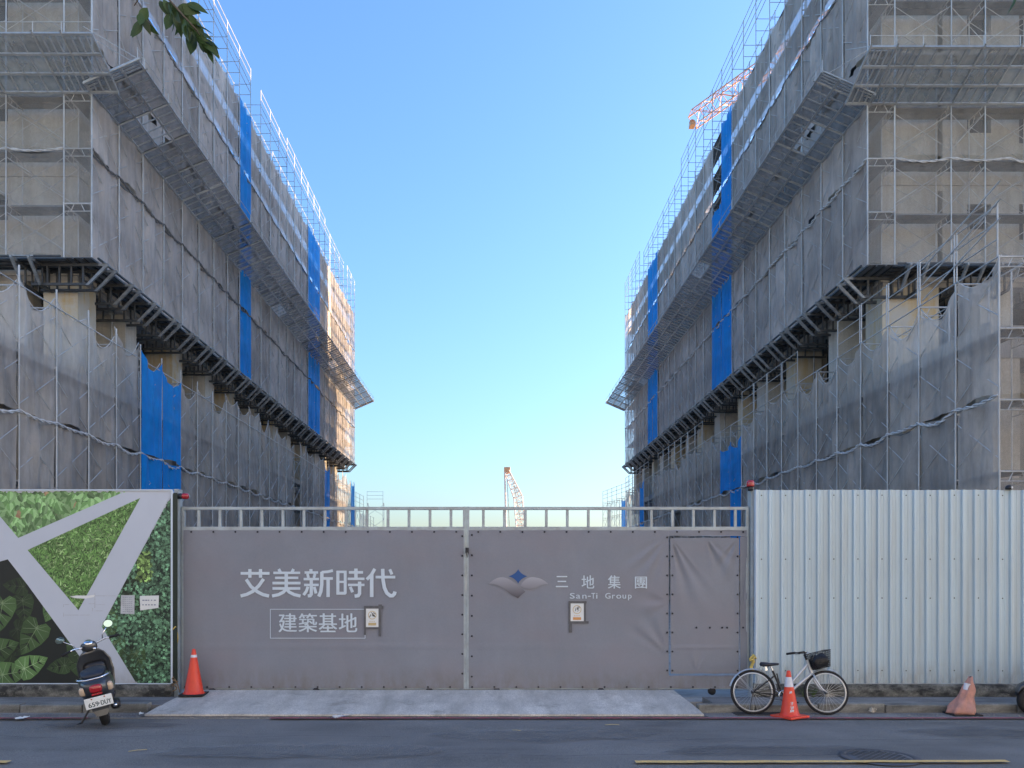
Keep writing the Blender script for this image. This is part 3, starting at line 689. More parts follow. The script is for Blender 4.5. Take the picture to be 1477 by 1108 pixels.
def tarp(x0, x1, z0, z1, y, folds, seed=0, amp=.02, nx_=90, nz_=60):
    vs = []
    for j in range(nz_ + 1):
        for i in range(nx_ + 1):
            u, v = i / nx_, j / nz_; x = x0 + (x1 - x0) * u; z = z0 + (z1 - z0) * v
            d = amp * noise.noise(Vector((x * .9 + seed, z * 1.1, seed))) + amp * .3 * noise.noise(Vector((x * 4, z * 2, seed)))
            for (cx, cz, rad, ang, spr, a, fr) in folds:     # pulls that fan out from a fixing point
                dx, dz = x - cx, z - cz; r = math.hypot(dx, dz)
                th = math.atan2(dz, dx) - R(ang); th = (th + math.pi) % (2 * math.pi) - math.pi
                if abs(th) < R(spr) and r < rad: d += a * math.sin(th * fr) * (1 - r / rad) * min(1, r / .12) * math.cos(th / R(spr) * math.pi / 2)
            d += .007 * math.exp(-((z - .88 + .01 * math.sin(x * .8)) / .018) ** 2) + .004 * noise.noise(Vector((x * 7, z * .8, seed + 3)))
            e = min(u, 1 - u, v, 1 - v); d *= min(1, e * 14 + .1)
            ze = z
            if v == 1: ze -= .006 * abs(math.sin(x * 8.2))
            if v == 0: ze += .008 * abs(math.sin(x * 6.1)) + .004 * noise.noise(Vector((x * 3, 1, 1)))
            vs.append((x, y - d, ze))
    b = MB(); b.add(vs, [(j * (nx_ + 1) + i, j * (nx_ + 1) + i + 1, (j + 1) * (nx_ + 1) + i + 1, (j + 1) * (nx_ + 1) + i) for j in range(nz_) for i in range(nx_)], True); return b
def gate_leaf(label, x0, x1, folds, seed):
    G = thing('gate_leaf', label, 'gate', ((x0 + x1) / 2, GY, .05))
    zt = 3.17; zb = .2; zm = 2.78; t = .03
    def bar(n, *a, **k): b = MB(); b.bbox(*a, .006); wpart(n, b, M['frame'], G)
    bar('top_rail', x0, x1, GY - t, GY + t, zt - .05, zt)
    bar('middle_rail', x0, x1, GY - t + .002, GY + t, zm - .0, zm + .065)
    bar('bottom_rail', x0, x1, GY - t + .002, GY + t, zb - .01, zb + .05)
    bar('side_post', x0, x0 + .05, GY - t - .002, GY + t + .002, zb - .012, zt + .003)
    bar('side_post', x1 - .05, x1, GY - t - .002, GY + t + .002, zb - .012, zt + .003)
    n = 13; 
    for i in range(n):
        x = x0 + .28 + i * .3435
        if x < x1 - .1: bar('bar', x - .022, x + .022, GY - .022, GY + .022, zm + .065, zt - .05)
    for x in (x0 + .5, x0 + 2.2, x1 - .6):
        b = MB(); b.lathe([(.0, -.03), (.06, -.03), (.06, .03), (0, .03)], 16, (x, GY + .0, .155), 'y'); wpart('wheel', b, M['black'], G)
    return G, zb, zm
GL, zb, zm = gate_leaf('left sliding gate leaf wrapped in grey tarpaulin with large white title lettering', -5.10, -.452, None, 1)
wpart('tarpaulin', tarp(-5.06, -.49, zb, zm + .012, GY - .04, [(-5.0, 2.75, .7, -50, 50, .006, 14), (-.5, 2.75, .5, -120, 40, .012, 12), (-3, .2, .5, 90, 60, .004, 8)], 3), M['tarp'], GL)
GR, zb, zm = gate_leaf('right sliding gate leaf wrapped in grey tarpaulin with a blue emblem and a small door', -.448, 4.17, None, 2)
wpart('tarpaulin', tarp(-.405, 2.86, zb, zm + .012, GY - .04, [(2.86, 2.72, 1.1, -125, 35, .03, 18), (2.86, .72, .9, 125, 35, .035, 14), (2.86, 1.6, .7, 180, 60, .02, 7)], 8), M['tarp'], GR)
wpart('tarpaulin', tarp(2.861, 4.13, zb, .42, GY - .038, [], 4, nx_=30, nz_=8), M['tarp'], GR)
wpart('tarpaulin', tarp(2.861, 4.13, 2.685, zm + .012, GY - .038, [], 5, nx_=30, nz_=6), M['tarp'], GR)
wpart('tarpaulin', tarp(4.02, 4.14, .42, 2.685, GY - .036, [(4.08, 1.5, 1, 90, 30, .01, 20)], 6, nx_=14, nz_=40), M['tarp'], GR)
# small door in the right leaf
dr = MB(); wx0, wx1, wz0, wz1 = 2.88, 4.0, .44, 2.665
b = MB(); b.box(wx0 - .018, wx0 + .0, GY - .07, GY - .045, wz0, wz1); b.box(wx0 - .018, wx1 + .01, GY - .069, GY - .045, wz1, wz1 + .018); b.box(wx0 - .018, wx1 + .01, GY - .069, GY - .045, wz0 - .018, wz0)
b.box(wx1 - .004, wx1 + .014, GY - .07, GY - .045, wz0, wz1)
door = wpart('door', tarp(wx0, wx1, wz0, wz1, GY - .062, [(2.9, 2.65, 1.5, -70, 25, .028, 20), (3.45, 2.68, 1.0, -60, 26, .03, 13), (3.98, 2.66, .9, -115, 28, .025, 12), (3.3, .45, .5, 90, 50, .01, 9)], 12, .015, 60, 90), M['tarp'], GR, label='small tarpaulin covered door in the gate')
link('door_frame', b.mesh('door_frame', M['frame_d'] if 'frame_d' in M else M['galvm']), door, tuple(-Vector(GR.location) ) )
b = MB(); b.tube((3.96, GY - .085, 1.45), (3.96, GY - .085, 1.6), .012, 6); b.box(3.93, 3.985, GY - .08, GY - .06, 1.42, 1.47)
link('handle', b.mesh('handle', M['frame']), door, tuple(-Vector(GR.location)))
# eyelets that hold the tarpaulins
ey = MB().lathe([(0, -.006), (.014, -.005), (.016, 0)], 10, axis='y').mesh('eyelet', M['blackp'])
def eye(G, x, z, y=GY - .052): link('eyelet', ey, G, (x - G.location.x, y - G.location.y, z - G.location.z))
for G, a, c in ((GL, -5.03, -.52), (GR, -.35, 4.1)):
    x = a
    while x < c: eye(G, x, zb + .03); eye(G, x + .1, zm - .02); x += .36
for k in range(8): eye(GL, -.51, .45 + k * .32); eye(GR, -.355, .4 + k * .33); eye(GR, 2.83, .5 + k * .31); eye(GR, 2.91, .5 + k * .31, GY - .075); eye(GR, 3.97, .5 + k * .31, GY - .075)
for x in (3.3, 3.52, 3.72, 3.8, 4.06): eye(GR, x, 1.2, GY - .078)
b = MB(); b.box(-.46, -.405, GY - .075, GY - .045, 2.42, 2.5); b.path([(-.43, GY - .08, 2.5), (-.45, GY - .1, 2.42), (-.43, GY - .08, 2.34), (-.41, GY - .1, 2.42)], .008, 5, True)
wpart('latch', b, M['iron'], GR)

# lettering: positions read off the photograph at the gate's depth
TY = GY - .0545
def pr(x, y): return px(x, y, TY)
def ribbons(strokes, G, ox, oy, k):
    """flat printed strokes: each a polyline with a width, in tracing units"""
    mb = MB(); y = TY
    for wd, pts in strokes:
        P = [Vector((ox + x / k, oy + yy / k)) for x, yy in pts]; hw = wd / k / 2; L_, R_ = [], []
        for i, p in enumerate(P):
            d0 = (p - P[i - 1]).normalized() if i else None; d1 = (P[i + 1] - p).normalized() if i < len(P) - 1 else None
            d = ((d0 + d1).normalized() if d0 is not None and d1 is not None else (d0 if d1 is None else d1)); n = Vector((-d.y, d.x)); s_ = hw / max(.6, n.dot(Vector((-(d1 or d0).y, (d1 or d0).x))))
            L_.append(p + n * s_); R_.append(p - n * s_)
        for i in range(len(P) - 1):
            mb.poly([(*[px(q_.x, 0, TY)[0]], y, px(0, q_.y, TY)[1]) for q_ in (L_[i], L_[i + 1], R_[i + 1], R_[i])])
        y -= .00012
    return mb
BIG = {
 'a': [(23, [(40, 97), (277, 97)]), (27, [(116, 62), (116, 133)]), (27, [(203, 62), (203, 133)]), (27, [(228, 143), (190, 198), (140, 245), (90, 270), (40, 283)]), (27, [(86, 146), (125, 205), (180, 250), (225, 272), (273, 283)])],
 'b': [(24, [(352, 62), (366, 88)]), (24, [(474, 62), (460, 88)]), (20, [(308, 93), (528, 93)]), (20, [(322, 134), (513, 134)]), (22, [(301, 177), (531, 177)]), (28, [(414, 90), (414, 232)]), (22, [(301, 221), (529, 221)]), (26, [(412, 226), (390, 252), (350, 272), (298, 283)]), (26, [(416, 226), (440, 252), (480, 272), (531, 283)])],
 'c': [(26, [(616, 62), (616, 84)]), (20, [(564, 90), (675, 90)]), (22, [(588, 100), (596, 134)]), (22, [(650, 100), (640, 134)]), (20, [(556, 144), (682, 144)]), (20, [(560, 192), (680, 192)]), (27, [(619, 150), (619, 268), (610, 280), (590, 282)]), (24, [(592, 206), (578, 245), (556, 275)]), (24, [(643, 208), (658, 262)]),
       (22, [(796, 74), (755, 84), (704, 88)]), (28, [(706, 84), (705, 190), (698, 245), (680, 287)]), (22, [(706, 139), (796, 139)]), (28, [(757, 140), (757, 291)])],
 'd': [(26, [(837, 76), (837, 270)]), (24, [(897, 76), (897, 255)]), (20, [(826, 85), (908, 85)]), (18, [(838, 167), (897, 167)]), (24, [(826, 260), (893, 260), (902, 250)]), (22, [(927, 89), (1043, 89)]), (28, [(985, 58), (985, 140)]), (20, [(917, 142), (1055, 142)]), (20, [(920, 192), (1055, 192)]), (28, [(1015, 165), (1015, 262), (1004, 280), (974, 284)]), (24, [(938, 208), (958, 252)])],
 'e': [(26, [(1140, 60), (1112, 108), (1074, 148)]), (30, [(1114, 105), (1114, 291)]), (22, [(1146, 128), (1307, 128)]), (29, [(1204, 60), (1207, 150), (1218, 215), (1238, 258), (1265, 280), (1286, 280), (1300, 266), (1305, 246)]), (24, [(1262, 64), (1280, 106)])]}
for k_ in 'abcde': wpart('lettering', ribbons(BIG[k_], GL, 340, 810, 5.68), M['print'], GL)
def printed(ch, xa, xb, ya, yb, G, fat):
    X0_, Z0_ = pr(xa, yb); X1_, Z1_ = pr(xb, ya); mb = None
    for i, (dx, dz) in enumerate(((0, 0), (fat, 0), (-fat, 0), (0, fat * .6)) if fat else ((0, 0),)):
        t_ = text_mb(ch, X0_ + dx, X1_ + dx, Z0_ + dz, Z1_ + dz, TY - .00012 * i, 0)
        mb = t_ if mb is None else mbmerge(mb, t_)
    wpart('lettering', mb, M['print'], G)
for ch, xa, xb in (('建', 402, 428), ('築', 431, 457), ('基', 460, 486), ('地', 489, 515)): printed(ch, xa, xb, 885, 912, GL, .0045)
b = MB(); (a, c), (d_, e) = pr(389.5, 921), pr(527, 878.5); t = .009
b.box(a, d_, TY, TY + .001, c, c + t); b.box(a, d_, TY, TY + .001, e - t, e); b.box(a, a + t, TY, TY + .001, c + t, e - t); b.box(d_ - t, d_, TY, TY + .001, c + t, e - t)
wpart('title_box', b, M['print'], GL)
for ch, xa, xb, ya, yb in (('三', 802, 819, 831, 847), ('地', 839, 857, 830, 849), ('集', 877, 895, 830, 849), ('團', 916, 933, 832, 849)): printed(ch, xa, xb, ya, yb, GR, .0025)
for s_, xa, xb in (('S', 822, 829), ('a', 831, 837), ('n', 840, 846), ('-', 848, 852), ('T', 853, 858.5), ('i', 860, 861.6), ('G', 873, 880.5), ('r', 883, 887), ('o', 889, 896), ('u', 898, 903), ('p', 906, 911)):
    yy_ = (855.5, 863.5) if s_ in 'STGi' else ((858, 863.5) if s_ in 'anrou' else ((858, 866) if s_ == 'p' else (859.6, 860.8)))
    printed(s_, xa, xb, yy_[0], yy_[1], GR, .0012)
# emblem
def bez(p0, p1, p2, n=10): return [tuple((1 - t) ** 2 * a + 2 * t * (1 - t) * b_ + t * t * c for a, b_, c in zip(p0, p1, p2)) for t in [i / n for i in range(n + 1)]]
def emb(pts, grow=1): return [(pr(x, y)[0], TY, pr(x, y)[1]) for x, y in pts]
def zpx(x, y): return (690 + x / 5.68, 800 + y / 5.68)
dia = []
for p, c, e in (((326, 120), (345, 160), (402, 178)), ((402, 178), (345, 195), (326, 238)), ((326, 238), (308, 195), (248, 178)), ((248, 178), (308, 160), (326, 120))): dia += bez(p, c, e)[:-1]
b = MB(); b.poly([(x, TY - .001, z) for x, _, z in emb([zpx(*p) for p in dia])]); wpart('emblem_diamond', b, mat('blue_print', (.01, .075, .25), .5, var=.05), GR)
wl = bez((82, 243), (170, 150), (262, 208)) + bez((262, 208), (320, 245), (385, 305)) + bez((385, 305), (350, 330), (325, 358)) + bez((325, 358), (250, 320), (200, 275)) + bez((200, 275), (150, 240), (82, 243))[:-1]
wr = bez((345, 255), (390, 170), (470, 188)) + bez((470, 188), (530, 195), (575, 243)) + bez((575, 243), (520, 240), (470, 272)) + bez((470, 272), (400, 310), (345, 255))[:-1]
def gradient_mat(name, c0, c1, axis_from, axis_to):
    m = bpy.data.materials.new(name); m.use_nodes = True; N = m.node_tree.nodes; L = m.node_tree.links
    tc = N.new('ShaderNodeTexCoord'); sx = N.new('ShaderNodeSeparateXYZ'); L.new(tc.outputs['Generated'], sx.inputs[0])
    cr = N.new('ShaderNodeValToRGB'); cr.color_ramp.elements[0].color = (*c0, 1); cr.color_ramp.elements[1].color = (*c1, 1)
    L.new(sx.outputs[2], cr.inputs[0]); L.new(cr.outputs[0], N['Principled BSDF'].inputs['Base Color']); N['Principled BSDF'].inputs['Roughness'].default_value = .5
    return m
WG = gradient_mat('wing_print', (.06, .052, .065), (.34, .34, .37), 0, 1)     # the printed emblem itself shades from dark to pale
b = MB(); b.poly(emb([zpx(*p) for p in wl])); wpart('emblem_wing', b, WG, GR)
b = MB(); b.poly(emb([zpx(*p) for p in wr])); wpart('emblem_wing', b, gradient_mat('wing_print_pale', (.2, .195, .215), (.38, .38, .41), 0, 1), GR)
# taped notices
M['paper'] = mat('white_paper', (.72, .73, .70), .7, var=.03); M['tape'] = mat('grey_tape', (.1, .1, .105), .5, var=.2, scale=15)
M['ink'] = mat('black_ink', (.03, .03, .03), .7); M['orange_ink'] = mat('orange_ink', (.62, .3, .1), .7); M['yellow_ink'] = mat('ochre_ink', (.55, .42, .2), .7)
def notice(x0, y0, x1, y1, label, G, tapes, inkm):
    (a, zb_), (c, zt_) = pr(x0, y1), pr(x1, y0); T = thing('notice', label, 'notice', ((a + c) / 2, TY - .002, zb_))
    b = MB(); b.bbox(a, c, TY - .006, TY - .003, zb_, zt_, .001); wpart('sheet', b, M['paper'], T)
    w_ = c - a; h = zt_ - zb_; mx = (a + c) / 2; y = TY - .007
    b = MB(); b.lathe([(w_ * .27, y), (w_ * .32, y - .0003)], 24, (mx, 0, zb_ + h * .66), 'y'); wpart('ring_print', b, M['yellow_ink'], T)
    b = MB()
    q = random.Random(int(x0))
    for _ in range(9):
        cx, cz = mx + q.uniform(-.6, .6) * w_ * .28, zb_ + h * (.66 + q.uniform(-.1, .1)); an = q.uniform(0, 3.1)
        dx, dz = math.cos(an) * w_ * .11, math.sin(an) * w_ * .11
        b.poly([(cx - dx - .004, y, cz - dz), (cx + dx - .004, y, cz + dz), (cx + dx + .007, y, cz + dz + .004), (cx - dx + .007, y, cz - dz + .004)]); y -= .0001
    wpart('figure_print', b, M['ink'], T)
    b = MB(); b.box(mx - w_ * .3, mx + w_ * .3, y - .0002, y + .0002, zb_ + h * .12, zb_ + h * .26)
    for k in range(3): b.box(mx - w_ * .22 + k * w_ * .16, mx - w_ * .12 + k * w_ * .16, y - .0002, y + .0002, zb_ + h * .32, zb_ + h * .35)
    wpart('caption_print', b, inkm, T)
    for (ta, tb, tc_, td) in tapes:
        (e, f_), (g_, h_) = pr(ta, td), pr(tc_, tb); b = MB(); b.box(e, g_, TY - .0078 - q.uniform(0, .001), TY - .003, f_, h_); wpart('tape', b, M['tape'], T)
notice(527.5, 878, 546.5, 905.5, 'white notice taped over the right end of the boxed subtitle', GL, [(525, 874, 553, 878), (525, 876, 528, 916), (546, 876, 549.5, 918), (525, 904.5, 548, 907), (546, 872, 551, 879)], M['yellow_ink'])
notice(822.5, 870, 842, 897.5, 'white notice with grey tape hanging below the group name', GR, [(820, 867, 846, 870.5), (820, 868, 823, 900), (842, 868, 845, 899), (820.5, 896, 849, 899.5), (820.5, 898, 825, 912.5)], M['orange_ink'])

# gate posts, beacons, tied cloth
def post(name, lab, x0, x1, z1, y0=GY - .12, y1=GY + .06):
    o = thing(name, lab, 'post', ((x0 + x1) / 2, GY, 0)); b = MB(); b.bbox(x0, x1, y0, y1, .02, z1, .006); wpart('post_body', b, M['frame'], o)
    b = MB(); b.bbox(x0 - .004, x1 + .004, y0 - .004, y1 + .004, z1, z1 + .02, .004); wpart('cap', b, M['frame'], o); return o
post('gate_post', 'steel post between the leaf printed hoarding and the gate', -5.185, -5.115, 3.43)
post('gate_post', 'steel post between the gate and the white corrugated fence', 4.178, 4.212, 3.46)
M['redlens'] = mat('red_lens', (.36, .012, .018), .2, var=.1, coat=.6)
bc = thing('warning_beacon', 'red warning beacon lying sideways on the left gate post', 'beacon', (-5.03, 12.9, 3.33), (0, R(90), 0))
b = MB(); b.lathe([(0, -.1), (.045, -.1), (.048, -.03), (.04, .0), (0, .0)], 20); part('base', b, M['blackp'], bc)
b = MB(); b.lathe([(.046, .0), (.05, .02), (.048, .08), (.03, .1), (0, .104)], 20); part('lens', b, M['redlens'], bc)
bc2 = thing('warning_beacon', 'red domed warning beacon standing on the right gate post', 'beacon', (4.165, 12.93, 3.42))
b = MB(); b.lathe([(0, 0), (.04, 0), (.045, .03), (.045, .08), (0, .08)], 20); part('base', b, M['blackp'], bc2)
b = MB(); b.lathe([(.06, .07), (.065, .09), (.063, .14), (.05, .17), (0, .175)], 20); part('lens', b, M['redlens'], bc2)
M['cloth'] = mat('yellow_cloth', (.55, .42, .12), .9, var=.25, scale=12)
def knot(lab, pts, r):
    o = thing('tied_cloth', lab, 'cloth', pts[0]); b = MB()
    b.path(pts, lambda i: r * (.6 + .6 * abs(math.sin(i * 1.9))), 7); wpart('strip', b, M['cloth'], o)
    b = MB(); p = Vector(pts[1]); b.path([p + Vector((.05 * math.cos(a), .03 * math.sin(a) * .5 - .03, .04 * math.sin(a * 1.3))) for a in [k * .9 for k in range(7)]], r * .6, 6, True); wpart('knot', b, M['cloth'], o)
knot('yellow cloth strip hanging on the left gate post', [(-5.17, 12.88, 1.22), (-5.15, 12.87, 1.2), (-5.11, 12.86, 1.12), (-5.1, 12.86, 1.02), (-5.12, 12.86, .95)], .018)
knot('yellow cloth knotted round the foot of the right fence by the bicycle', [(4.18, 12.82, .78), (4.15, 12.8, .72), (4.17, 12.8, .66), (4.13, 12.79, .58), (4.16, 12.79, .5)], .028)
rp = thing('rope_tie', 'brown rope loops tied at the foot of the left gate post beside the cone', 'rope', (-5.1, 12.8, .2))
b = MB(); b.path([(.02 * k % .07 - .03 + .04 * math.sin(k * 1.3), -.05 - .02 * math.cos(k), .05 * k * .5) for k in range(10)], .009, 6); b.path([(0, -.06, .2), (.06, -.08, .1), (.1, -.09, -.02)], .008, 6); part('loop', b, mat('brown_rope', (.25, .16, .08), .9, var=.2, scale=20), rp)

# ------------------------------------------------------------------ left hoarding with printed leaves
FY = 12.83
def zz(x, y): return x / 2.995, 690 + y / 2.995
def mp(x, y, Y=FY): a, c = zz(x, y); return px(a, c, Y)
HO = thing('hoarding', 'hoarding printed with green leaves and broad white bands, left of the gate', 'hoarding', (-9, FY, .3))
zt_, zb_ = 3.41, .315; xr_ = -5.19; xl_ = -13.5
M['white'] = mat('hoarding_white', (.52, .56, .62), .5, mud=(.3, .6, (.33, .32, .30)), var=.03, scale=1, stain=(.45, .49, .54), sfac=.4, sscale=(1, 1, .6))
n_p = 0; x = xr_
while x > xl_:
    x2 = max(x - 1.21, xl_); b = MB(); b.box(x2 + .002, x - .002, FY, FY + .02, zb_, zt_); wpart('panel', b, M['white'], HO); x = x2
for nm, a in (('top_trim', (xl_, xr_ + .02, FY - .02, FY + .03, zt_, zt_ + .022)), ('side_trim', (xr_ - .0, xr_ + .028, FY - .02, FY + .03, zb_, zt_)), ('bottom_trim', (xl_, xr_, FY - .012, FY + .02, zb_ - .02, zb_))):
    b = MB(); b.bbox(*a, .004); wpart(nm, b, M['print'], HO)
def col_mesh(name, verts, faces, cols, parent, loc):
    me = bpy.data.meshes.new(name); me.from_pydata(verts, [], faces); me.materials.append(M['leafprint'])
    at = me.color_attributes.new('col', 'FLOAT_COLOR', 'CORNER'); k = 0; data = []
    for f, c in zip(faces, cols): data += list((*c, 1)) * len(f)
    at.data.foreach_set('color', data)
    l = parent.location; return link(name, me, parent, (loc[0] - l.x, loc[1] - l.y, loc[2] - l.z))
M['leafprint'] = mat('leaf_print', (1, 1, 1), .5, var=.12, scale=9, attr='col', fine=.1)
def inside(p, poly):
    x, y = p; c = False; j = len(poly) - 1
    for i in range(len(poly)):
        xi, yi = poly[i]; xj, yj = poly[j]
        if (yi > y) != (yj > y) and x < (xj - xi) * (y - yi) / (yj - yi) + xi: c = not c
        j = i
    return c
def leaf_layer(name, poly, base, n, kind, seed):
    """printed foliage: overlapping flat leaf shapes; depth steps only order the overlaps (hundredths of a millimetre)"""
    q = random.Random(seed); poly = [mp(*p) for p in poly]
    xs = [p[0] for p in poly]; zs = [p[1] for p in poly]; V = [(p[0], FY - .002, p[1]) for p in poly]; Fc = [tuple(range(len(poly)))]; C_ = [base]
    def put(pts, c, y):
        for (X_, Z_) in pts:
            if X_ > xr_ or Z_ > zt_ or Z_ < zb_: return
        b0 = len(V); V.extend([(X_, y, Z_) for X_, Z_ in pts]); Fc.append(tuple(range(b0, b0 + len(pts)))); C_.append(c)
    k = 0; tries = 0
    while k < n and tries < n * 6:
        tries += 1
        p = (q.uniform(min(xs), max(xs)), q.uniform(min(zs), max(zs)))
        if not inside(p, poly): continue
        k += 1; y = FY - .0025 - .0045 * k / n; t = k / n
        X_, Z_ = p
        if kind == 'round':
            s_ = q.uniform(.055, .11); an = q.uniform(-2.6, -.5); g_ = q.uniform(.6, 1.15) * (.7 + .45 * t)
            g_ *= q.choice((.6, .9, 1.1, 1.25)); c1 = (.27 * g_, .46 * g_, .19 * g_); c2 = (.14 * g_, .29 * g_, .09 * g_)
            if q.random() < .03: c1, c2 = (.45 * g_, .3 * g_, .16 * g_), (.38 * g_, .23 * g_, .12 * g_)
            ca, sa = math.cos(an), math.sin(an)
            def T(u, v): return (X_ + (u * ca - v * sa) * s_, Z_ + (u * sa + v * ca) * s_)
            up = [(-.8, 0), (-.75, .35), (-.4, .62), (.1, .66), (.6, .4), (1.05, 0)]
            put([T(u, v * 1.06) for u, v in up], c1, y); put([T(u, -v * .95) for u, v in reversed(up)], c2, y)
        elif kind == 'grass':
            s_ = q.uniform(.04, .10); an = q.choice((q.uniform(.3, 1.5), q.uniform(1.5, 3.0), q.uniform(0, 6.28))); w_ = s_ * .11
            g_ = q.uniform(.2, 1.5) * (.5 + .5 * t); c1 = (.15 * g_, .31 * g_, .075 * g_)
            if q.random() < .2 * t: c1 = (.34 * g_, .5 * g_, .2 * g_)
            pts = []
            bd = q.uniform(-.5, .5)
            mid = [(X_ + math.cos(an + bd * f) * s_ * f, Z_ + math.sin(an + bd * f) * s_ * f) for f in (0, .5, 1)]
            nx_, nz_ = -math.sin(an) * w_, math.cos(an) * w_
            put([(mid[0][0] - nx_, mid[0][1] - nz_), (mid[1][0] - nx_, mid[1][1] - nz_), mid[2], (mid[1][0] + nx_, mid[1][1] + nz_), (mid[0][0] + nx_, mid[0][1] + nz_)], c1, y)
        elif kind == 'ivy':
            s_ = q.uniform(.035, .062); a0 = q.uniform(0, 6.28); g_ = q.choice((.25, .5, .8, 1.1, 1.7)) * q.uniform(.7, 1.2) * (.5 + .6 * t)
            c_ = (.13 * g_, .27 * g_, .15 * g_)
            if abs(X_ + 5.62) < .12 and abs(Z_ - 2.2) < .25: c_ = (.26 * g_, .42 * g_, .12 * g_)
            for m_ in range(5):
                a_ = a0 + (m_ - 2) * .62 + q.uniform(-.1, .1); L_ = s_ * (1 - .12 * abs(m_ - 2)); ca, sa = math.cos(a_), math.sin(a_); h = q.uniform(.75, 1.5)
                def T(u, v): return (X_ + (u * ca - v * sa) * L_, Z_ + (u * sa + v * ca) * L_)
                put([T(0, 0), T(.45, .2), T(1, 0), T(.45, -.2)], tuple(x_ * h for x_ in c_), y - m_ * .0000004)
        elif kind == 'big':
            pass
    if kind == 'big':
        L = [(-6.62, 1.0, .55, -100, .5), (-7.35, 1.2, .5, -120, .65), (-6.25, 1.45, .42, -70, .8), (-7.0, 1.75, .5, -115, 1.0), (-6.1, .95, .4, -95, .6), (-7.5, 2.25, .45, -10, 1.0), (-6.5, .55, .45, 160, .35),
             (-7.9, 1.6, .5, -100, .7), (-8.4, 2.1, .5, -80, .9), (-8.1, .8, .5, 20, .6), (-8.8, 1.2, .5, -120, .7), (-5.75, .8, .32, -70, .55), (-7.9, .45, .45, 10, .9), (-5.9, .5, .35, 100, .4), (-6.9, .6, .3, 190, .4), (-9.3, 1.9, .5, -100, .8), (-9.6, .9, .5, -60, .6), (-7.55, .55, .42, 25, 1.5)]
        L = [(-7.9 + q.uniform(-2, 2.4), q.uniform(.4, 2.3), q.uniform(.25, .45), q.uniform(-180, 180), q.uniform(.12, .3)) for _ in range(40)] + L
        for n_, (X_, Z_, s_, an, g_) in enumerate(L):
            y = FY - .0025 - .00007 * n_; a = R(an); ca, sa = math.cos(a), math.sin(a)
            def T(u, v): return (X_ + (u * ca - v * sa) * s_, Z_ + (u * sa + v * ca) * s_)
            def cl(pts): # clamp into the hoarding
                return [(min(X2, xr_), min(max(Z2, zb_ + .001), zt_)) for X2, Z2 in pts]
            out = [(-.1, 0), (-.28, .18), (-.22, .40), (.05, .47), (.4, .38), (.75, .2), (1.0, 0)]
            for sg in (1, -1):
                for (u0, v0), (u1, v1) in zip(out, out[1:]):
                    sh_ = q.uniform(.8, 1.15) * (1.1 if sg > 0 else .8); um = (u0 + u1) / 2
                    tri = [T(max(0, um - .25), 0), T(u0, v0 * sg), T(u1, v1 * sg), T(max(0, um - .05), 0)]
                    put(cl(tri), (.085 * g_ * sh_, .165 * g_ * sh_, .05 * g_ * sh_), y)
                    # side veins
                    e = .012; put(cl([T(max(0, um - .22), 0), T(um * .97, (v0 + v1) / 2 * sg * .92), T(um * .97 + e, (v0 + v1) / 2 * sg * .92), T(max(0, um - .22) + e * 2, 0)]), (.26 * g_, .36 * g_, .19 * g_), y - .00003)
            put(cl([T(-.1, -.012), T(-.1, .012), T(.98, .0)]), (.3 * g_, .42 * g_, .2 * g_), y - .00004)
    b_ = col_mesh(name, V, Fc, C_, HO, (0, 0, 0)); return b_
R1 = [(-87, 63), (535, 63), (80, 262), (-10, 150)]
leaf_layer('leaf_print', R1, (.05, .085, .03), 900, 'round', 1)
leaf_layer('grass_print', [(112, 305), (612, 80), (340, 578)], (.02, .045, .012), 6500, 'grass', 2)
leaf_layer('ivy_print', [(750, 63), (767, 63), (767, 885), (595, 885), (432, 640)], (.008, .02, .013), 2600, 'ivy', 3)
leaf_layer('dark_leaf_print', [(-1300, 885), (-1300, 395), (0, 360), (40, 348), (440, 885)], (.008, .012, .009), 0, 'big', 4)
leaf_layer('leaf_print', [(-1300, 63), (-500, 63), (-230, 395), (-1300, 395)], (.05, .085, .03), 900, 'round', 6)
wb = MB(); Yw = FY - .0085
for P in ([(80, 258), (530, 62), (607, 85), (120, 310)], [(530, 62), (745, 62), (607, 85)], [(607, 85), (745, 62), (440, 640), (340, 570)],
          [(340, 570), (440, 640), (590, 885), (430, 885), (120, 460)], [(120, 310), (340, 570), (120, 460)], [(80, 258), (120, 310), (120, 460), (35, 350)], [(-85, 62), (80, 258), (35, 350), (-500, 490), (-500, 62)]):
    wb.poly([(*([mp(*p)[0]]), Yw, mp(*p)[1]) for p in P])
wpart('white_band', wb, M['white'], HO)
# torn strip and ghost marks on the white band
gh = MB()
for (x0, y0, x1, y1) in ((305, 508, 410, 511), (410, 497, 412, 560), (275, 545, 300, 546.5), (275, 545, 276.5, 556), (385, 541, 408, 542.5), (400, 560, 402, 575), (275, 590, 390, 591.5), (275, 580, 276.5, 598), (412, 507, 500, 508.5), (410, 572, 445, 573.5), (415, 545, 455, 546)):
    (a, c), (d_, e) = mp(x0, y1), mp(x1, y0); gh.box(a, d_, Yw - .001, Yw - .0002, c, e)
wpart('ghost_mark', gh, mat('faint_mark', (.4, .4, .42), .7, var=.3, scale=30), HO)
b = MB(); pts = [mp(305, 512), mp(330, 506), mp(380, 507), (mp(412, 503)), mp(408, 513), mp(370, 520), mp(330, 518)]; b.poly([(p[0], Yw - .002, p[1]) for p in pts]); wpart('torn_strip', b, M['paper'], HO)
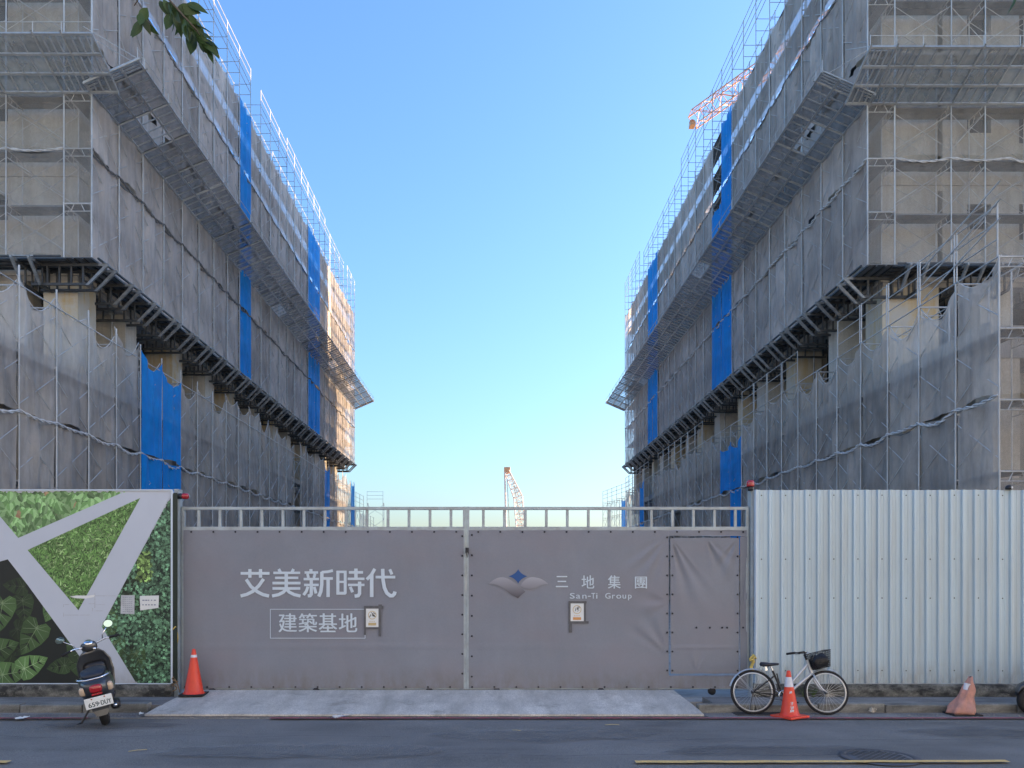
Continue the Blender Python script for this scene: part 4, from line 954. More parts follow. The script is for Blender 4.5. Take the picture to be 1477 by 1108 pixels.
# sheets pinned on the hoarding
def sheet(lab, q4, rows, tint=None):
    P = [mp(*p, FY - .02) for p in q4]; T = thing('paper_notice', lab, 'notice', (P[0][0], FY - .02, P[0][1]))
    n = 8; vs = []
    for j in range(n + 1):
        for i in range(n + 1):
            u, v = i / n, j / n
            X_ = (P[0][0] * (1 - u) + P[1][0] * u) * (1 - v) + (P[3][0] * (1 - u) + P[2][0] * u) * v; Z_ = (P[0][1] * (1 - u) + P[1][1] * u) * (1 - v) + (P[3][1] * (1 - u) + P[2][1] * u) * v
            vs.append((X_, FY - .018 - .006 * abs(math.sin(u * 4 + v * 5)), Z_))
    b = MB(); b.add(vs, [(j * (n + 1) + i, j * (n + 1) + i + 1, (j + 1) * (n + 1) + i + 1, (j + 1) * (n + 1) + i) for j in range(n) for i in range(n)], True); wpart('sheet', b, tint or M['paper'], T)
    b = MB()
    for k in range(rows):
        v = (k + 1) / (rows + 1.2); q = random.Random(k + rows)
        for m_ in range(5):
            u0 = .14 + m_ * .15; u1 = u0 + q.uniform(.06, .12)
            X0_ = P[0][0] + (P[1][0] - P[0][0]) * u0; X1_ = P[0][0] + (P[1][0] - P[0][0]) * u1; Z_ = P[0][1] + (P[3][1] - P[0][1]) * v
            b.box(X0_, X1_, FY - .0275, FY - .0265, Z_ - .006, Z_ + (.012 if rows < 5 else .002))
    wpart('text_lines', b, mat('pale_ink', (.25, .27, .33), .7), T)
M['plasticp'] = mat('laminated_paper', (.5, .52, .53), .3, var=.15, scale=12)
sheet('grey laminated sheet pinned on the leaf hoarding beside the band', [(523, 505), (582, 505), (581, 587), (521, 585)], 8, M['plasticp'])
sheet('white paper with short text lines, right one on the leaf hoarding', [(604, 508), (687, 506), (685, 560), (606, 571)], 2)

# ------------------------------------------------------------------ right corrugated fence
M['corr'] = mat('white_corrugated', (.48, .60, .66), .38, .05, mud=(0, .4, (.34, .34, .32)), var=.04, scale=.8, stain=(.42, .45, .44), sfac=.5, sscale=(5, 5, .25), objvar=.03, stain2=(.4, .36, .3), s2=(3, .74, .86))
CF = thing('corrugated_fence', 'white corrugated steel fence right of the gate', 'fence', (4.22, 12.87, .3))
def corr():
    prof = []
    for k in range(4):
        o = k * .1945
        prof += [(o, 0), (o + .012, .0), (o + .020, -.045), (o + .050, -.045), (o + .085, 0), (o + .128, 0), (o + .131, -.008), (o + .139, -.008), (o + .142, 0)]
    prof.append((.778, 0)); b = MB(); vs = []
    for (x, y) in prof: vs += [(x, y, 0), (x, y, 3.115)]
    b.add(vs, [(2 * i, 2 * i + 2, 2 * i + 3, 2 * i + 1) for i in range(len(prof) - 1)]); n = len(vs)
    return b.mesh('metal_sheet', M['corr'])
cm = corr(); sc_m = MB().lathe([(0, -.008), (.007, -.007), (.011, 0)], 8, axis='y').mesh('screw', M['iron'])
for k in range(11):
    s_ = link('metal_sheet', cm, CF, (k * .778, -.0008 * (k % 2), .012 + rnd.uniform(-.003, .003)))
    for cx in (.105, .494):
        for z in (.08 + .0, .72 + .0, 1.37, 2.03 if 0 else 2.0, 3.03):
            if z in (.08,): continue
            link('screw', sc_m, s_, (cx, 0, z if z != .72 else .2))
for nm, a in (('top_rail', (4.22, 12.8, 12.89, 12.93, 3.36, 3.4)), ('middle_rail', (4.22, 12.8, 12.89, 12.93, 1.7, 1.74)), ('bottom_trim', (4.22, 12.8, 12.83, 12.9, .302, .314))):
    b = MB(); b.box(*a); wpart(nm, b, M['frame'], CF)
b = MB(); b.bbox(4.214, 4.24, 12.82, 12.90, .55, 3.43, .005); wpart('edge_trim', b, M['print'], CF)
cmx, cmz = px(1455, 706, 12.85)
cc = thing('security_camera', 'small dark dome camera on top of the corrugated fence', 'camera', (cmx, 12.85, 3.43))
b = MB(); b.lathe([(0, .0), (.05, .0), (.055, .03), (.045, .06), (.02, .075), (0, .078)], 16); part('dome', b, M['blackp'], cc)
b = MB(); b.lathe([(0, 0), (.018, 0), (.018, .008), (0, .008)], 12, (.02, -.052, .03), 'y'); part('lens', b, M['paper'], cc)
b = MB(); b.box(-.07, .07, .0, .04, -.02, 0); part('bracket_plate', b, M['frame'], cc)

# ------------------------------------------------------------------ cones
M['orange'] = mat('orange_cone', (.72, .055, .022), .45, var=.08, scale=6, stain=(.45, .05, .03), sfac=.4, sscale=(6, 6, 3))
M['pinkcloth'] = mat('faded_cover', (.5, .25, .19), .9, var=.2, scale=10, stain=(.3, .2, .17), sfac=.6, sscale=(8, 8, 4))
M['band'] = mat('cone_band', (.62, .62, .66), .35, var=.1, scale=14)
def cone(lab, loc, rot, h, rb, base, bm_, band):
    T = thing('traffic_cone', lab, 'traffic cone', loc, rot)
    b = MB(); rt = .025; rr = lambda z: rb + (rt - rb) * z / h
    b.lathe([(rb * 1.12, .028), (rr(.03) * 1.04, .045), (rr(.08), .08), (rr(h * .5), h * .5), (rr(h * .93), h * .93), (rt + .004, h * .97), (rt - .004, h), (rt - .012, h), (rt - .012, h - .05)], 28); part('cone_body', b, M['orange'], T)
    if base == 'square':
        b = MB(); b.bbox(-.19, .19, -.19, .19, 0, .03, .008); part('base', b, bm_, T)
    else:
        b = MB(); b.lathe([(0, 0), (.20, 0), (.215, .012), (.20, .03), (rb, .034)], 28); 
        b.v = [(x * 1.0, y * 1.0, z) for x, y, z in b.v]; part('base', b, bm_, T)
    if band:
        b = MB(); z0, z1 = band; b.lathe([(rr(z0) + .002, z0), (rr((z0 + z1) / 2) + .0022, (z0 + z1) / 2), (rr(z1) + .002, z1)], 28); part('reflective_band', b, M['band'], T)
    return T, rr
T, rr = cone('orange cone on a black rubber base against the left end of the gate', (-4.76, 12.66, .15), (0, 0, .1), .73, .155, 'square', M['black'], (.60, .64))
T, rr = cone('orange cone with a white reflective band standing in front of the bicycle', (4.275, 11.51, .005), (R(-1), R(-1), .5), .67, .135, 'square', M['orange'], (.44, .58))
b = MB()
for (z, s_) in ((.20, .05), (.14, .045), (.36, .03), (.10, .03)):
    for k in range(3):
        a = -1.9 - .5 + k * .16; r_ = rr(z) + .003; 
        b.poly([(r_ * math.cos(a), r_ * math.sin(a), z - s_ / 2 + .01 * k), (r_ * math.cos(a + .07), r_ * math.sin(a + .07), z - s_ / 2), (rr(z + s_) * math.cos(a + .2) + 0, rr(z + s_) * math.sin(a + .2) - .004, z + s_ / 2), (rr(z + s_) * math.cos(a + .1), rr(z + s_) * math.sin(a + .1) - .004, z + s_ / 2 + .01)])
part('white_marks', b, M['print'], T)
# collapsed cone wrapped in a faded cover
T = thing('covered_cone', 'slumped cone wrapped in a faded pink cover on a black base', 'traffic cone', (6.9, 11.72, .005))
b = MB(); b.bbox(-.22, .2, -.17, .17, 0, .022, .008); part('base', b, M['black'], T)
rings = []; q = random.Random(2)
for j in range(15):
    t = j / 14; z = .02 + .53 * t; cx = -.03 + .03 * math.sin(t * 3) + .14 * t ** 1.6; rad = .15 * (1 - t) ** 1.0 * (1 + .16 * math.sin(t * 11)) + .03
    rings.append([(cx + rad * math.cos(a) * (1 + .16 * math.sin(a * 5 + t * 6) + .08 * math.sin(a * 9 - t * 9)), rad * .9 * math.sin(a) * (1 + .14 * math.sin(a * 4 - t * 5)), z + .012 * math.sin(a * 3)) for a in [2 * math.pi * k / 36 for k in range(36)]])
b = MB(); b.loft(rings); part('cover', b, M['pinkcloth'], T)
b = MB(); b.lathe([(.04, 0), (.036, .1)], 16, smooth=True); o = part('silver_band', b, M['band'], T, (.045, -.012, .36), (0, R(14), 0)); o.scale = (1.45, 1.45, 1)
b = MB(); b.lathe([(.026, 0), (.02, .02), (0, .03)], 12); part('tip', b, M['black'], T, (.115, 0, .535))

# ------------------------------------------------------------------ scooter
M['paint'] = mat('dark_grey_paint', (.045, .05, .056), .3, .4, var=.06, scale=4, coat=.5, stain=(.1, .1, .1), sfac=.3, sscale=(5, 5, 5))
M['chrome'] = mat('chrome', (.7, .72, .74), .18, 1, var=.05)
M['seat'] = mat('seat_vinyl', (.02, .024, .035), .5, var=.15, scale=6, bump=.2, bscale=60)
M['silver'] = mat('silver_paint', (.55, .57, .58), .35, .5, var=.06, scale=8)
M['amber'] = mat('indicator_lens', (.55, .42, .3), .2, var=.1, coat=.5)
M['plate'] = mat('number_plate_white', (.72, .75, .74), .4, var=.03)
M['mirror'] = mat('mirror_glass', (.35, .5, .5), .04, 1, var=0)
def sup(cx, y, cz, hw, hh, e=2.6, n=24, top=None):
    pts = []
    for k in range(n):
        a = 2 * math.pi * k / n; c, s_ = math.cos(a), math.sin(a)
        pts.append((cx + hw * math.copysign(abs(c) ** (2 / e), c), y, cz + hh * math.copysign(abs(s_) ** (2 / e), s_)))
    return pts
def wheel(name, parent, c, r, wd, axis, rimr, spokes=0, rim=None):
    W = link(name, None, parent, c)
    k = r - rimr
    prof = [(rimr, -wd * .35), (rimr + k * .35, -wd * .5), (r - k * .2, -wd * .42), (r, -wd * .15), (r, wd * .15), (r - k * .2, wd * .42), (rimr + k * .35, wd * .5), (rimr, wd * .35)]
    b = MB(); b.lathe(prof, 40, axis=axis); part('tyre', b, M['black'], W)
    b = MB(); b.lathe([(rimr - .012, -wd * .36), (rimr + .004, -wd * .42), (rimr + .002, 0 - wd * .1), (rimr - .01, 0), (rimr + .002, wd * .1), (rimr + .004, wd * .42), (rimr - .012, wd * .36), (rimr - .016, 0), (rimr - .012, -wd * .36)], 40, axis=axis); part('rim', b, rim or M['silver'], W)
    return W
def make_scooter(label, loc, rot):
    S = thing('scooter', label, 'scooter', loc, rot)
    P = lambda n, b, m, par=S, **k: part(n, b, m, par, **k)
    for nm, yy in (('rear_wheel', 0), ('front_wheel', 1.2)):
        W = wheel(nm, S, (0, yy, .225), .225, .105, 'x', .14)
        b = MB(); b.lathe([(0, -.03), (.05, -.03), (.05, .03), (0, .03)], 20, axis='x')
        for k in range(5):
            a = k * 1.2566; b.tube((0, math.cos(a) * .04, math.sin(a) * .04), (0, math.cos(a) * .135, math.sin(a) * .135), .014, 6)
        part('hub', b, M['silver'], W)
    # rear cowl
    rg = [sup(0, -.33, .60, .045, .05), sup(0, -.30, .60, .115, .10), sup(0, -.2, .60, .165, .15, 3), sup(0, -.05, .575, .19, .19, 3), sup(0, .15, .56, .20, .20, 3), sup(0, .32, .54, .185, .20, 3), sup(0, .45, .50, .15, .2, 3), sup(0, .52, .48, .12, .18, 3)]
    P('rear_cowl', MB().loft(rg), M['paint'])
    rg = [sup(.0, -.12, .40, .10, .10, 3), sup(0, .1, .36, .14, .11, 3), sup(0, .4, .32, .15, .10, 3)]
    P('engine_cover', MB().loft(rg), M['blackp'])
    b = MB(); b.loft([sup(.155, -.26, .30, .04, .045), sup(.16, -.2, .29, .055, .065), sup(.16, .1, .27, .05, .055), sup(.13, .35, .24, .025, .03)]); P('exhaust', b, M['blackp'])
    b = MB(); b.loft([sup(.155, -.285, .30, .02, .022), sup(.155, -.255, .30, .022, .024)]); P('exhaust_tip', b, M['chrome'])
    # seat
    rg = [sup(0, -.24, .765, .06, .02), sup(0, -.2, .775, .12, .04), sup(0, -.02, .785, .145, .05, 3), sup(0, .16, .775, .145, .05, 3), sup(0, .3, .755, .135, .05, 3), sup(0, .46, .745, .10, .045), sup(0, .52, .735, .05, .03)]
    P('seat', MB().loft(rg), M['seat'])
    b = MB(); b.path([(-.17, .0, .73), (-.185, -.15, .755), (-.16, -.30, .765), (-.08, -.36, .755), (.08, -.36, .755), (.16, -.30, .765), (.185, -.15, .755), (.17, .0, .73)], .012, 8); P('grab_rail', b, M['chrome'])
    # tail light, indicators, plate
    P('tail_light', MB().loft([sup(0, -.365, .61, .052, .042, 3), sup(0, -.35, .61, .068, .055, 3), sup(0, -.28, .61, .075, .062, 3)]), M['redlens'])
    b = MB(); b.bbox(-.06, .06, -.37, -.33, .525, .55, .006); P('reflector', b, M['redlens'])
    for s_ in (-1, 1):
        P('indicator', MB().loft([sup(s_ * .145, -.27, .585, .022, .045), sup(s_ * .15, -.25, .585, .035, .062), sup(s_ * .155, -.17, .585, .04, .066)]), M['amber'])
    b = MB(); b.loft([[(-.13, -.33, .50), (.13, -.33, .50), (.13, -.30, .50), (-.13, -.30, .50)], [(-.09, -.34, .30), (.09, -.34, .30), (.09, -.315, .30), (-.09, -.315, .30)], [(-.06, -.36, .22), (.06, -.36, .22), (.06, -.34, .22), (-.06, -.34, .22)]], smooth=False); P('rear_flap', b, M['paint'])
    b = MB(); b.loft([sup(0, -.10, .47, .075, .04), sup(0, -.26, .40, .07, .03), sup(0, -.3, .3, .06, .02)]); P('rear_fender', b, M['blackp'])
    b = MB(); b.bbox(-.15, .15, -.382, -.374, .355, .505, .0035); pl = P('number_plate', b, M['plate'])
    t_ = text_mb('659', -.118, -.008, .375, .44, -.3845); mbmerge(t_, text_mb('DUY', .018, .128, .375, .44, -.3845)); mbmerge(t_, text_mb('659', -.115, -.005, .375, .44, -.3846)); mbmerge(t_, text_mb('DUY', .021, .131, .375, .44, -.3846)); t_.box(-.001, .011, -.3848, -.3842, .403, .414)
    part('plate_lettering', t_, mat('plate_ink', (.02, .05, .06), .6), pl)
    b = MB()
    for x in (-.07, .07): b.lathe([(0, -.388), (.009, -.386), (.01, -.382)], 10, (x, 0, .485), 'y')
    part('bolt', b, mat('rust', (.35, .08, .03), .8), pl)
    # floorboard, leg shield, front
    P('floorboard', MB().loft([sup(0, .48, .30, .16, .05, 4), sup(0, .7, .29, .17, .045, 4), sup(0, .9, .30, .17, .05, 4)]), M['blackp'])
    rg = []
    for z, y, hw, cv in ((.27, .90, .15, .03), (.42, .95, .19, .05), (.6, .985, .215, .07), (.78, .985, .205, .07), (.9, .97, .15, .06), (.96, .955, .09, .05)):
        f_ = [(-hw + 2 * hw * i / 12, y - .035 - cv * (abs(-1 + 2 * i / 12) ** 2) + .0, z) for i in range(13)]
        k_ = [(hw - 2 * hw * i / 12, y + .05 - cv * 1.2 * (abs(-1 + 2 * i / 12) ** 2), z) for i in range(13)]
        rg.append(f_ + k_)
    P('leg_shield', MB().loft(rg), M['paint'])
    P('glove_box', MB().loft([sup(0, .86, .66, .11, .09, 4), sup(0, .93, .66, .14, .13, 4)]), M['blackp'])
    P('front_fender', MB().loft([sup(0, .99, .36, .06, .08), sup(0, 1.1, .47, .075, .05), sup(0, 1.25, .48, .075, .045), sup(0, 1.40, .40, .06, .05), sup(0, 1.44, .33, .04, .03)]), M['paint'])
    b = MB(); b.tube((-.065, 1.2, .225), (-.05, 1.06, .6), .018, 8); b.tube((.065, 1.2, .225), (.05, 1.06, .6), .018, 8); b.tube((0, 1.06, .58), (0, .96, 1.0), .03, 8); P('fork', b, M['blackp'])
    # steering: everything turned a little to the left
    H = link('handlebar', MB().path([(-.31, -.10, .05), (-.2, -.05, .06), (-.08, .0, .03), (.08, .0, .03), (.2, -.05, .06), (.31, -.10, .05)], .012, 8).mesh('handlebar', M['chrome']), S, (0, .95, 1.0), (0, R(-7), R(14)))
    part('headset', MB().loft([sup(0, -.06, .02, .05, .04), sup(0, -.04, .02, .085, .07, 3), sup(0, .06, .01, .095, .08, 3), sup(0, .13, .0, .08, .075)]), M['paint'], H)
    part('speedometer', MB().lathe([(0, .0), (.05, .0), (.055, -.02)], 20), M['chrome'], H, (0, -.03, .092), (R(35), 0, 0))
    part('ignition', MB().lathe([(0, -.012), (.018, -.01), (.022, 0)], 14, axis='y'), M['chrome'], H, (.03, -.07, -.03))
    for s_ in (-1, 1):
        part('grip', MB().path([(s_ * .25, -.07, .055), (s_ * .36, -.125, .048)], .019, 10), M['black'], H)
        part('brake_lever', MB().path([(s_ * .18, -.02, .05), (s_ * .25, -.0, .05), (s_ * .34, -.06, .045)], .007, 6), M['chrome'], H)
        part('mirror_stalk', MB().path([(s_ * .17, -.04, .06), (s_ * .19, -.04, .13), (s_ * .27, -.06, .22)], .007, 6), M['chrome'], H)
        mh = MB().lathe([(0, .022), (.035, .02), (.055, .008), (.06, -.006), (.054, -.006)], 24, axis='y'); part('mirror_housing', mh, M['blackp'], H, (s_ * .30, -.06, .26), (R(-4), 0, R(-s_ * 6)))
        part('mirror_glass', MB().lathe([(0, 0), (.054, 0)], 24, axis='y'), M['mirror'], H, (s_ * .30, -.068, .26), (R(8 if s_ < 0 else -12), 0, R(-s_ * 4)))
    part('headlight', MB().lathe([(0, .03), (.05, .022), (.066, 0)], 20, axis='y'), M['mirror'], H, (0, .13, .0))
    b = MB(); b.tube((-.10, .35, .28), (-.28, .28, .045), .013, 6); b.tube((-.28, .28, .05), (-.33, .25, .045), .016, 6); P('side_stand', b, M['blackp'])
    return S
SX = make_scooter('dark grey scooter leaning by the kerb in front of the leaf hoarding', (-5.33, 10.98, .0), (R(4.5), R(-13), R(25)))
S2 = copy_tree(SX); SX.scale = (1.12, .95, .96); S2['label'] = 'dark motor scooter cut off at the right edge of the picture beside the kerb'
S2.rotation_euler = (0, 0, R(90)); S2.location = (9.12, 11.72, .0)

# ------------------------------------------------------------------ bicycle (local x forward)
Bk = thing('bicycle', 'silver city bicycle with black front basket leaning by the corrugated fence', 'bicycle', (3.82, 11.72, .006), (R(-7), 0, R(-3)))
rw, fw, wr = (0, 0, .325), (1.06, 0, .325), .325
def bwheel(nm, c):
    W = wheel(nm, Bk, c, wr, .045, 'y', .285, rim=M['silver'])
    b = MB()
    for k in range(28):
        a = 2 * math.pi * k / 28; a2 = a + (.25 if k % 2 else -.25); sy = .02 if k % 4 < 2 else -.02
        b.tube((.02 * math.cos(a2), sy, .02 * math.sin(a2)), (.275 * math.cos(a), 0, .275 * math.sin(a)), .0016, 3)
    part('spokes', b, M['silver'], W); b = MB(); b.lathe([(0, -.045), (.012, -.045), (.024, -.02), (.024, .02), (.012, .045), (0, .045)], 12, axis='y'); part('hub', b, M['iron'], W); return W
bwheel('rear_wheel', rw); bwheel('front_wheel', fw)
BBp = (.44, 0, .28); ST = (.30, 0, .64); H0 = (.80, 0, .80); H1 = (.865, 0, .60)
b = MB(); b.tube(H1, (.50, 0, .30), .022, 10); b.tube((.815, 0, .74), (.47, 0, .36), .018, 10); b.tube(H0, H1, .024, 10); part('frame', b, M['silver'], Bk)
b = MB(); b.tube(BBp, ST, .016, 8); b.tube((-.0, .04, .325), (.42, .03, .28), .010, 6); b.tube((0, -.04, .325), (.42, -.03, .28), .010, 6); b.tube((0, .04, .325), (.33, .02, .57), .009, 6); b.tube((0, -.04, .325), (.33, -.02, .57), .009, 6); b.tube((.46, 0, .35), (.49, 0, .31), .02, 8); part('rear_stay', b, M['blackp'], Bk)
b = MB(); b.path([(.865, .0, .60), (.875, 0, .585)], .03, 8); b.path([(.875, .05, .585), (.92, .05, .48), (.985, .05, .38), (1.06, .045, .325)], .013, 8); b.path([(.875, -.05, .585), (.92, -.05, .48), (.985, -.05, .38), (1.06, -.045, .325)], .013, 8); b.tube((.875, -.05, .585), (.875, .05, .585), .014, 8); part('fork', b, M['silver'], Bk)
b = MB(); b.path([(.795, 0, .80), (.775, 0, .87), (.78, 0, .90)], .013, 8); b.path([(.64, -.27, .90), (.70, -.2, .91), (.78, -.06, .905), (.78, .06, .905), (.70, .2, .91), (.64, .27, .90)], .011, 8); part('handlebar', b, M['blackp'], Bk)
for s_ in (-1, 1):
    b = MB(); b.tube((.70, s_ * .2, .91), (.60, s_ * .29, .895), .017, 8, caps=True); part('grip', b, M['black'], Bk)
    b = MB(); b.path([(.76, s_ * .15, .92), (.78, s_ * .19, .90), (.72, s_ * .27, .885)], .006, 6); part('brake_lever', b, M['silver'], Bk)
b = MB(); b.tube(ST, (.275, 0, .70), .013, 8); part('seat_post', b, M['chrome'], Bk)
b = MB(); b.loft([sup(0, 0, 0, .03, .02)] and [[(.12 + .0, yy * .35, .0 + zz_) for yy, zz_ in [(math.cos(a) * .07, math.sin(a) * .022) for a in [k * math.pi / 8 for k in range(16)]]], [(.24, yy * .3, .742 + zz_) for yy, zz_ in [(math.cos(a) * .07, math.sin(a) * .022) for a in [k * math.pi / 8 for k in range(16)]]]] if False else [[(x_, hw * math.cos(a), zc + hh * math.sin(a)) for a in [k * math.pi / 8 for k in range(16)]] for x_, hw, hh, zc in ((.12, .03, .02, .735), (.135, .075, .032, .735), (.19, .09, .038, .728), (.25, .065, .03, .73), (.32, .03, .022, .735), (.385, .02, .016, .738), (.395, .01, .008, .738))]); part('saddle', b, M['seat'], Bk)
b = MB(); b.tube((.20, -.03, .695), (.22, -.03, .64), .01, 6); b.lathe([(.022, .64), (.022, .70)], 10, (.19, .03, 0)); b.lathe([(.022, .64), (.022, .70)], 10, (.19, -.03, 0)); part('saddle_spring', b, M['chrome'], Bk)
def fender(nm, c, a0, a1, m_):
    b = MB(); vs = []; n = 26
    for i in range(n + 1):
        a = R(a0 + (a1 - a0) * i / n)
        for yy, dr in ((-.03, -.014), (-.018, 0), (.018, 0), (.03, -.014)): vs.append((c[0] + (wr + .022 + dr) * math.cos(a), yy, c[2] + (wr + .022 + dr) * math.sin(a)))
    b.add(vs, [(i * 4 + k, i * 4 + k + 1, i * 4 + 5 + k, i * 4 + 4 + k) for i in range(n) for k in range(3)], True); part(nm, b, m_, Bk)
fender('rear_fender', rw, 5, 165, M['silver']); fender('front_fender', fw, 60, 128, M['silver'])
b = MB(); b.tube((0, .045, .325), (-.22, .03, .585), .003, 4); b.tube((0, -.045, .325), (-.22, -.03, .585), .003, 4); part('fender_stay', b, M['silver'], Bk)
b = MB(); b.lathe([(.072, -.052), (.082, -.05), (.082, -.046), (.072, -.044)], 28, BBp, 'y'); b.lathe([(.018, -.06), (.018, .06)], 12, BBp, 'y')
for k in range(4): b.tube((BBp[0], -.048, BBp[2]), (BBp[0] + .075 * math.cos(k * 1.57 + .4), -.048, BBp[2] + .075 * math.sin(k * 1.57 + .4)), .006, 5)
part('chainring', b, M['chrome'], Bk)
b = MB(); b.path([(BBp[0] - .02, -.05, BBp[2] + .085), (.0, -.05, .36)], .005, 4); b.path([(BBp[0], -.05, BBp[2] - .08), (.0, -.05, .285)], .005, 4); b.lathe([(.035, -.055), (.04, -.045)], 14, (0, 0, .325), 'y'); part('chain', b, M['iron'], Bk)
b = MB(); b.tube((BBp[0], -.065, BBp[2]), (BBp[0] + .13, -.07, BBp[2] - .1), .01, 6); b.tube((BBp[0], .065, BBp[2]), (BBp[0] - .13, .07, BBp[2] + .1), .01, 6); part('crank', b, M['chrome'], Bk)
for s_ in (1, -1):
    b = MB(); b.bbox(BBp[0] + s_ * .13 - .045, BBp[0] + s_ * .13 + .045, -s_ * .10 - .035, -s_ * .10 + .035, BBp[2] - s_ * .1 - .012, BBp[2] - s_ * .1 + .012, .004); part('pedal', b, M['black'], Bk)
b = MB(); b.tube((.02, .06, .33), (-.04, .12, .0), .008, 6); b.tube((.40, .03, .45), (.37, .04, .60), .012, 6); part('kickstand', b, M['iron'], Bk)
# wire basket
b = MB(); fr0 = [(.86, -.12), (.86, .12), (1.08, .10), (1.08, -.10)]; top_ = [(.83, -.15), (.83, .15), (1.14, .13), (1.14, -.13)]
def bk_pt(i, u, v):
    a0, a1 = fr0[i], fr0[(i + 1) % 4]; c0, c1 = top_[i], top_[(i + 1) % 4]
    xb, yb_ = a0[0] + (a1[0] - a0[0]) * u, a0[1] + (a1[1] - a0[1]) * u; xt, yt = c0[0] + (c1[0] - c0[0]) * u, c0[1] + (c1[1] - c0[1]) * u
    x_, y_, z_ = xb + (xt - xb) * v, yb_ + (yt - yb_) * v, .645 + .235 * v
    dx, dz = x_ - .86, z_ - .645; ca, sa = math.cos(R(14)), math.sin(R(14)); return (.86 + dx * ca - dz * sa + .03, y_, .655 + dx * sa + dz * ca)
for i in range(4):
    for k in range(0, 13): b.tube(bk_pt(i, k / 12, 0), bk_pt(i, k / 12, 1), .0026, 3)
    for k in range(0, 9): b.tube(bk_pt(i, 0, k / 8), bk_pt(i, 1, k / 8), .0026 if k < 8 else .006, 4)
for k in range(9):
    u = k / 8; b.tube(bk_pt(0, u, 0), bk_pt(2, 1 - u, 0), .0026, 3)
part('basket', b, M['blackp'], Bk)
bagv = []
rgs = []
for j in range(8):
    v = .02 + .85 * j / 7; s_ = .86 * math.sin(math.pi * min(1, .2 + .75 * j / 7)) ** .3 * (1 if j < 6 else .8)
    ring = []
    for i in range(4):
        for k in range(5):
            p = Vector(bk_pt(i, k / 5, v)); c_ = sum((Vector(bk_pt(m_, 0, v)) for m_ in range(4)), Vector()) / 4
            ring.append(tuple(c_ + (p - c_) * s_ * (1 + .06 * math.sin(k * 3 + j * 2 + i)) + Vector((0, 0, .015 * math.sin(k + i * 2 + j)))))
    rgs.append(ring)
bag = thing('bag', 'crumpled black plastic bag stuffed in the bicycle basket', 'bag', Bk.location, Bk.rotation_euler)
part('bag_body', MB().loft(rgs), mat('black_bag', (.02, .021, .022), .35, var=.3, scale=20, bump=.6, bscale=25), bag)

# ------------------------------------------------------------------ litter and grit
def crumple(lab, name, loc, sx, sy, sz, m_, seed, cat):
    n = 7; vs = []; q = random.Random(seed)
    for j in range(n + 1):
        for i in range(n + 1):
            u, v = i / n - .5, j / n - .5; r_ = 1 - .25 * noise.noise(Vector((u * 4, v * 4, seed)))
            vs.append((u * sx * r_, v * sy * r_, sz * abs(noise.noise(Vector((u * 3.1 + seed, v * 3.1, seed * 1.3)))) * 2.2 + .004))
    b = MB(); b.add(vs, [(j * (n + 1) + i, j * (n + 1) + i + 1, (j + 1) * (n + 1) + i + 1, (j + 1) * (n + 1) + i) for j in range(n) for i in range(n)])
    return thing(name, lab, cat, loc, (0, 0, seed), data=b.mesh(name, m_))
crumple('crumpled white paper on the road edge near the left frame border', 'litter', (-6.72, 11.35, .012), .17, .12, .02, M['paper'], 1, 'litter')
crumple('small white scrap in the gutter between the scooter and the ramp', 'litter', (-5.18, 11.72, .008), .10, .06, .02, M['paper'], 2, 'litter')
crumple('clear plastic sheet lying along the lip of the concrete ramp', 'plastic_sheet', (-2.15, 11.5, .01), .42, .10, .03, mat('clear_plastic', (.6, .64, .66), .2, var=.2, scale=10, alpha=.7), 4, 'litter')
crumple('torn pale scrap on the kerb right of the bicycle', 'litter', (5.6, 11.78, .02), .09, .08, .06, mat('pale_scrap', (.5, .45, .36), .8, var=.3, scale=9), 5, 'litter')
b = MB(); q = random.Random(77)
for _ in range(1500):
    x = q.choice((q.uniform(-9, -5.1), q.uniform(-5, 3), q.uniform(3.1, 8))); y = q.gauss(11.62, .1) if not -5.1 < x < 3.1 else q.gauss(11.44, .05); s_ = q.uniform(.004, .014) * (1 if q.random() < .95 else 1.8)
    if not 11.2 < y < 11.84: continue
    p = [Vector((x + q.uniform(-s_, s_), y + q.uniform(-s_, s_), .006)) for _ in range(3)]; t_ = Vector((x, y, .006 + s_ * .7)); b.add([*p, t_], [(0, 1, 2), (0, 1, 3), (1, 2, 3), (2, 0, 3)])
gr = link('grit', b.mesh('grit', mat('grit_stone', (.3, .28, .25), .9, var=.5, scale=30)), None, label='loose grit and small stones along the gutter', kind='stuff')
b = MB(); q = random.Random(5); M['twig'] = mat('dry_twig', (.42, .36, .2), .8, var=.2)
for (X_, Y_, L_, a) in ((-4.15, 9.3, .2, .5), (.3, 10.5, .13, -.4), (1.62, 10.9, .2, .1)):
    o = thing('twig', {0: 'dry straw on the asphalt in the left half of the road', 1: 'short straw on the asphalt in front of the gate joint', 2: 'thin straw on the asphalt before the right gate leaf'}[[-4.15, .3, 1.62].index(X_)], 'twig', (X_, Y_, .008), (0, 0, a), data=MB().path([(-L_ / 2, 0, 0), (0, .008, .004), (L_ / 2, 0, 0)], .005, 5).mesh('twig', M['twig']))

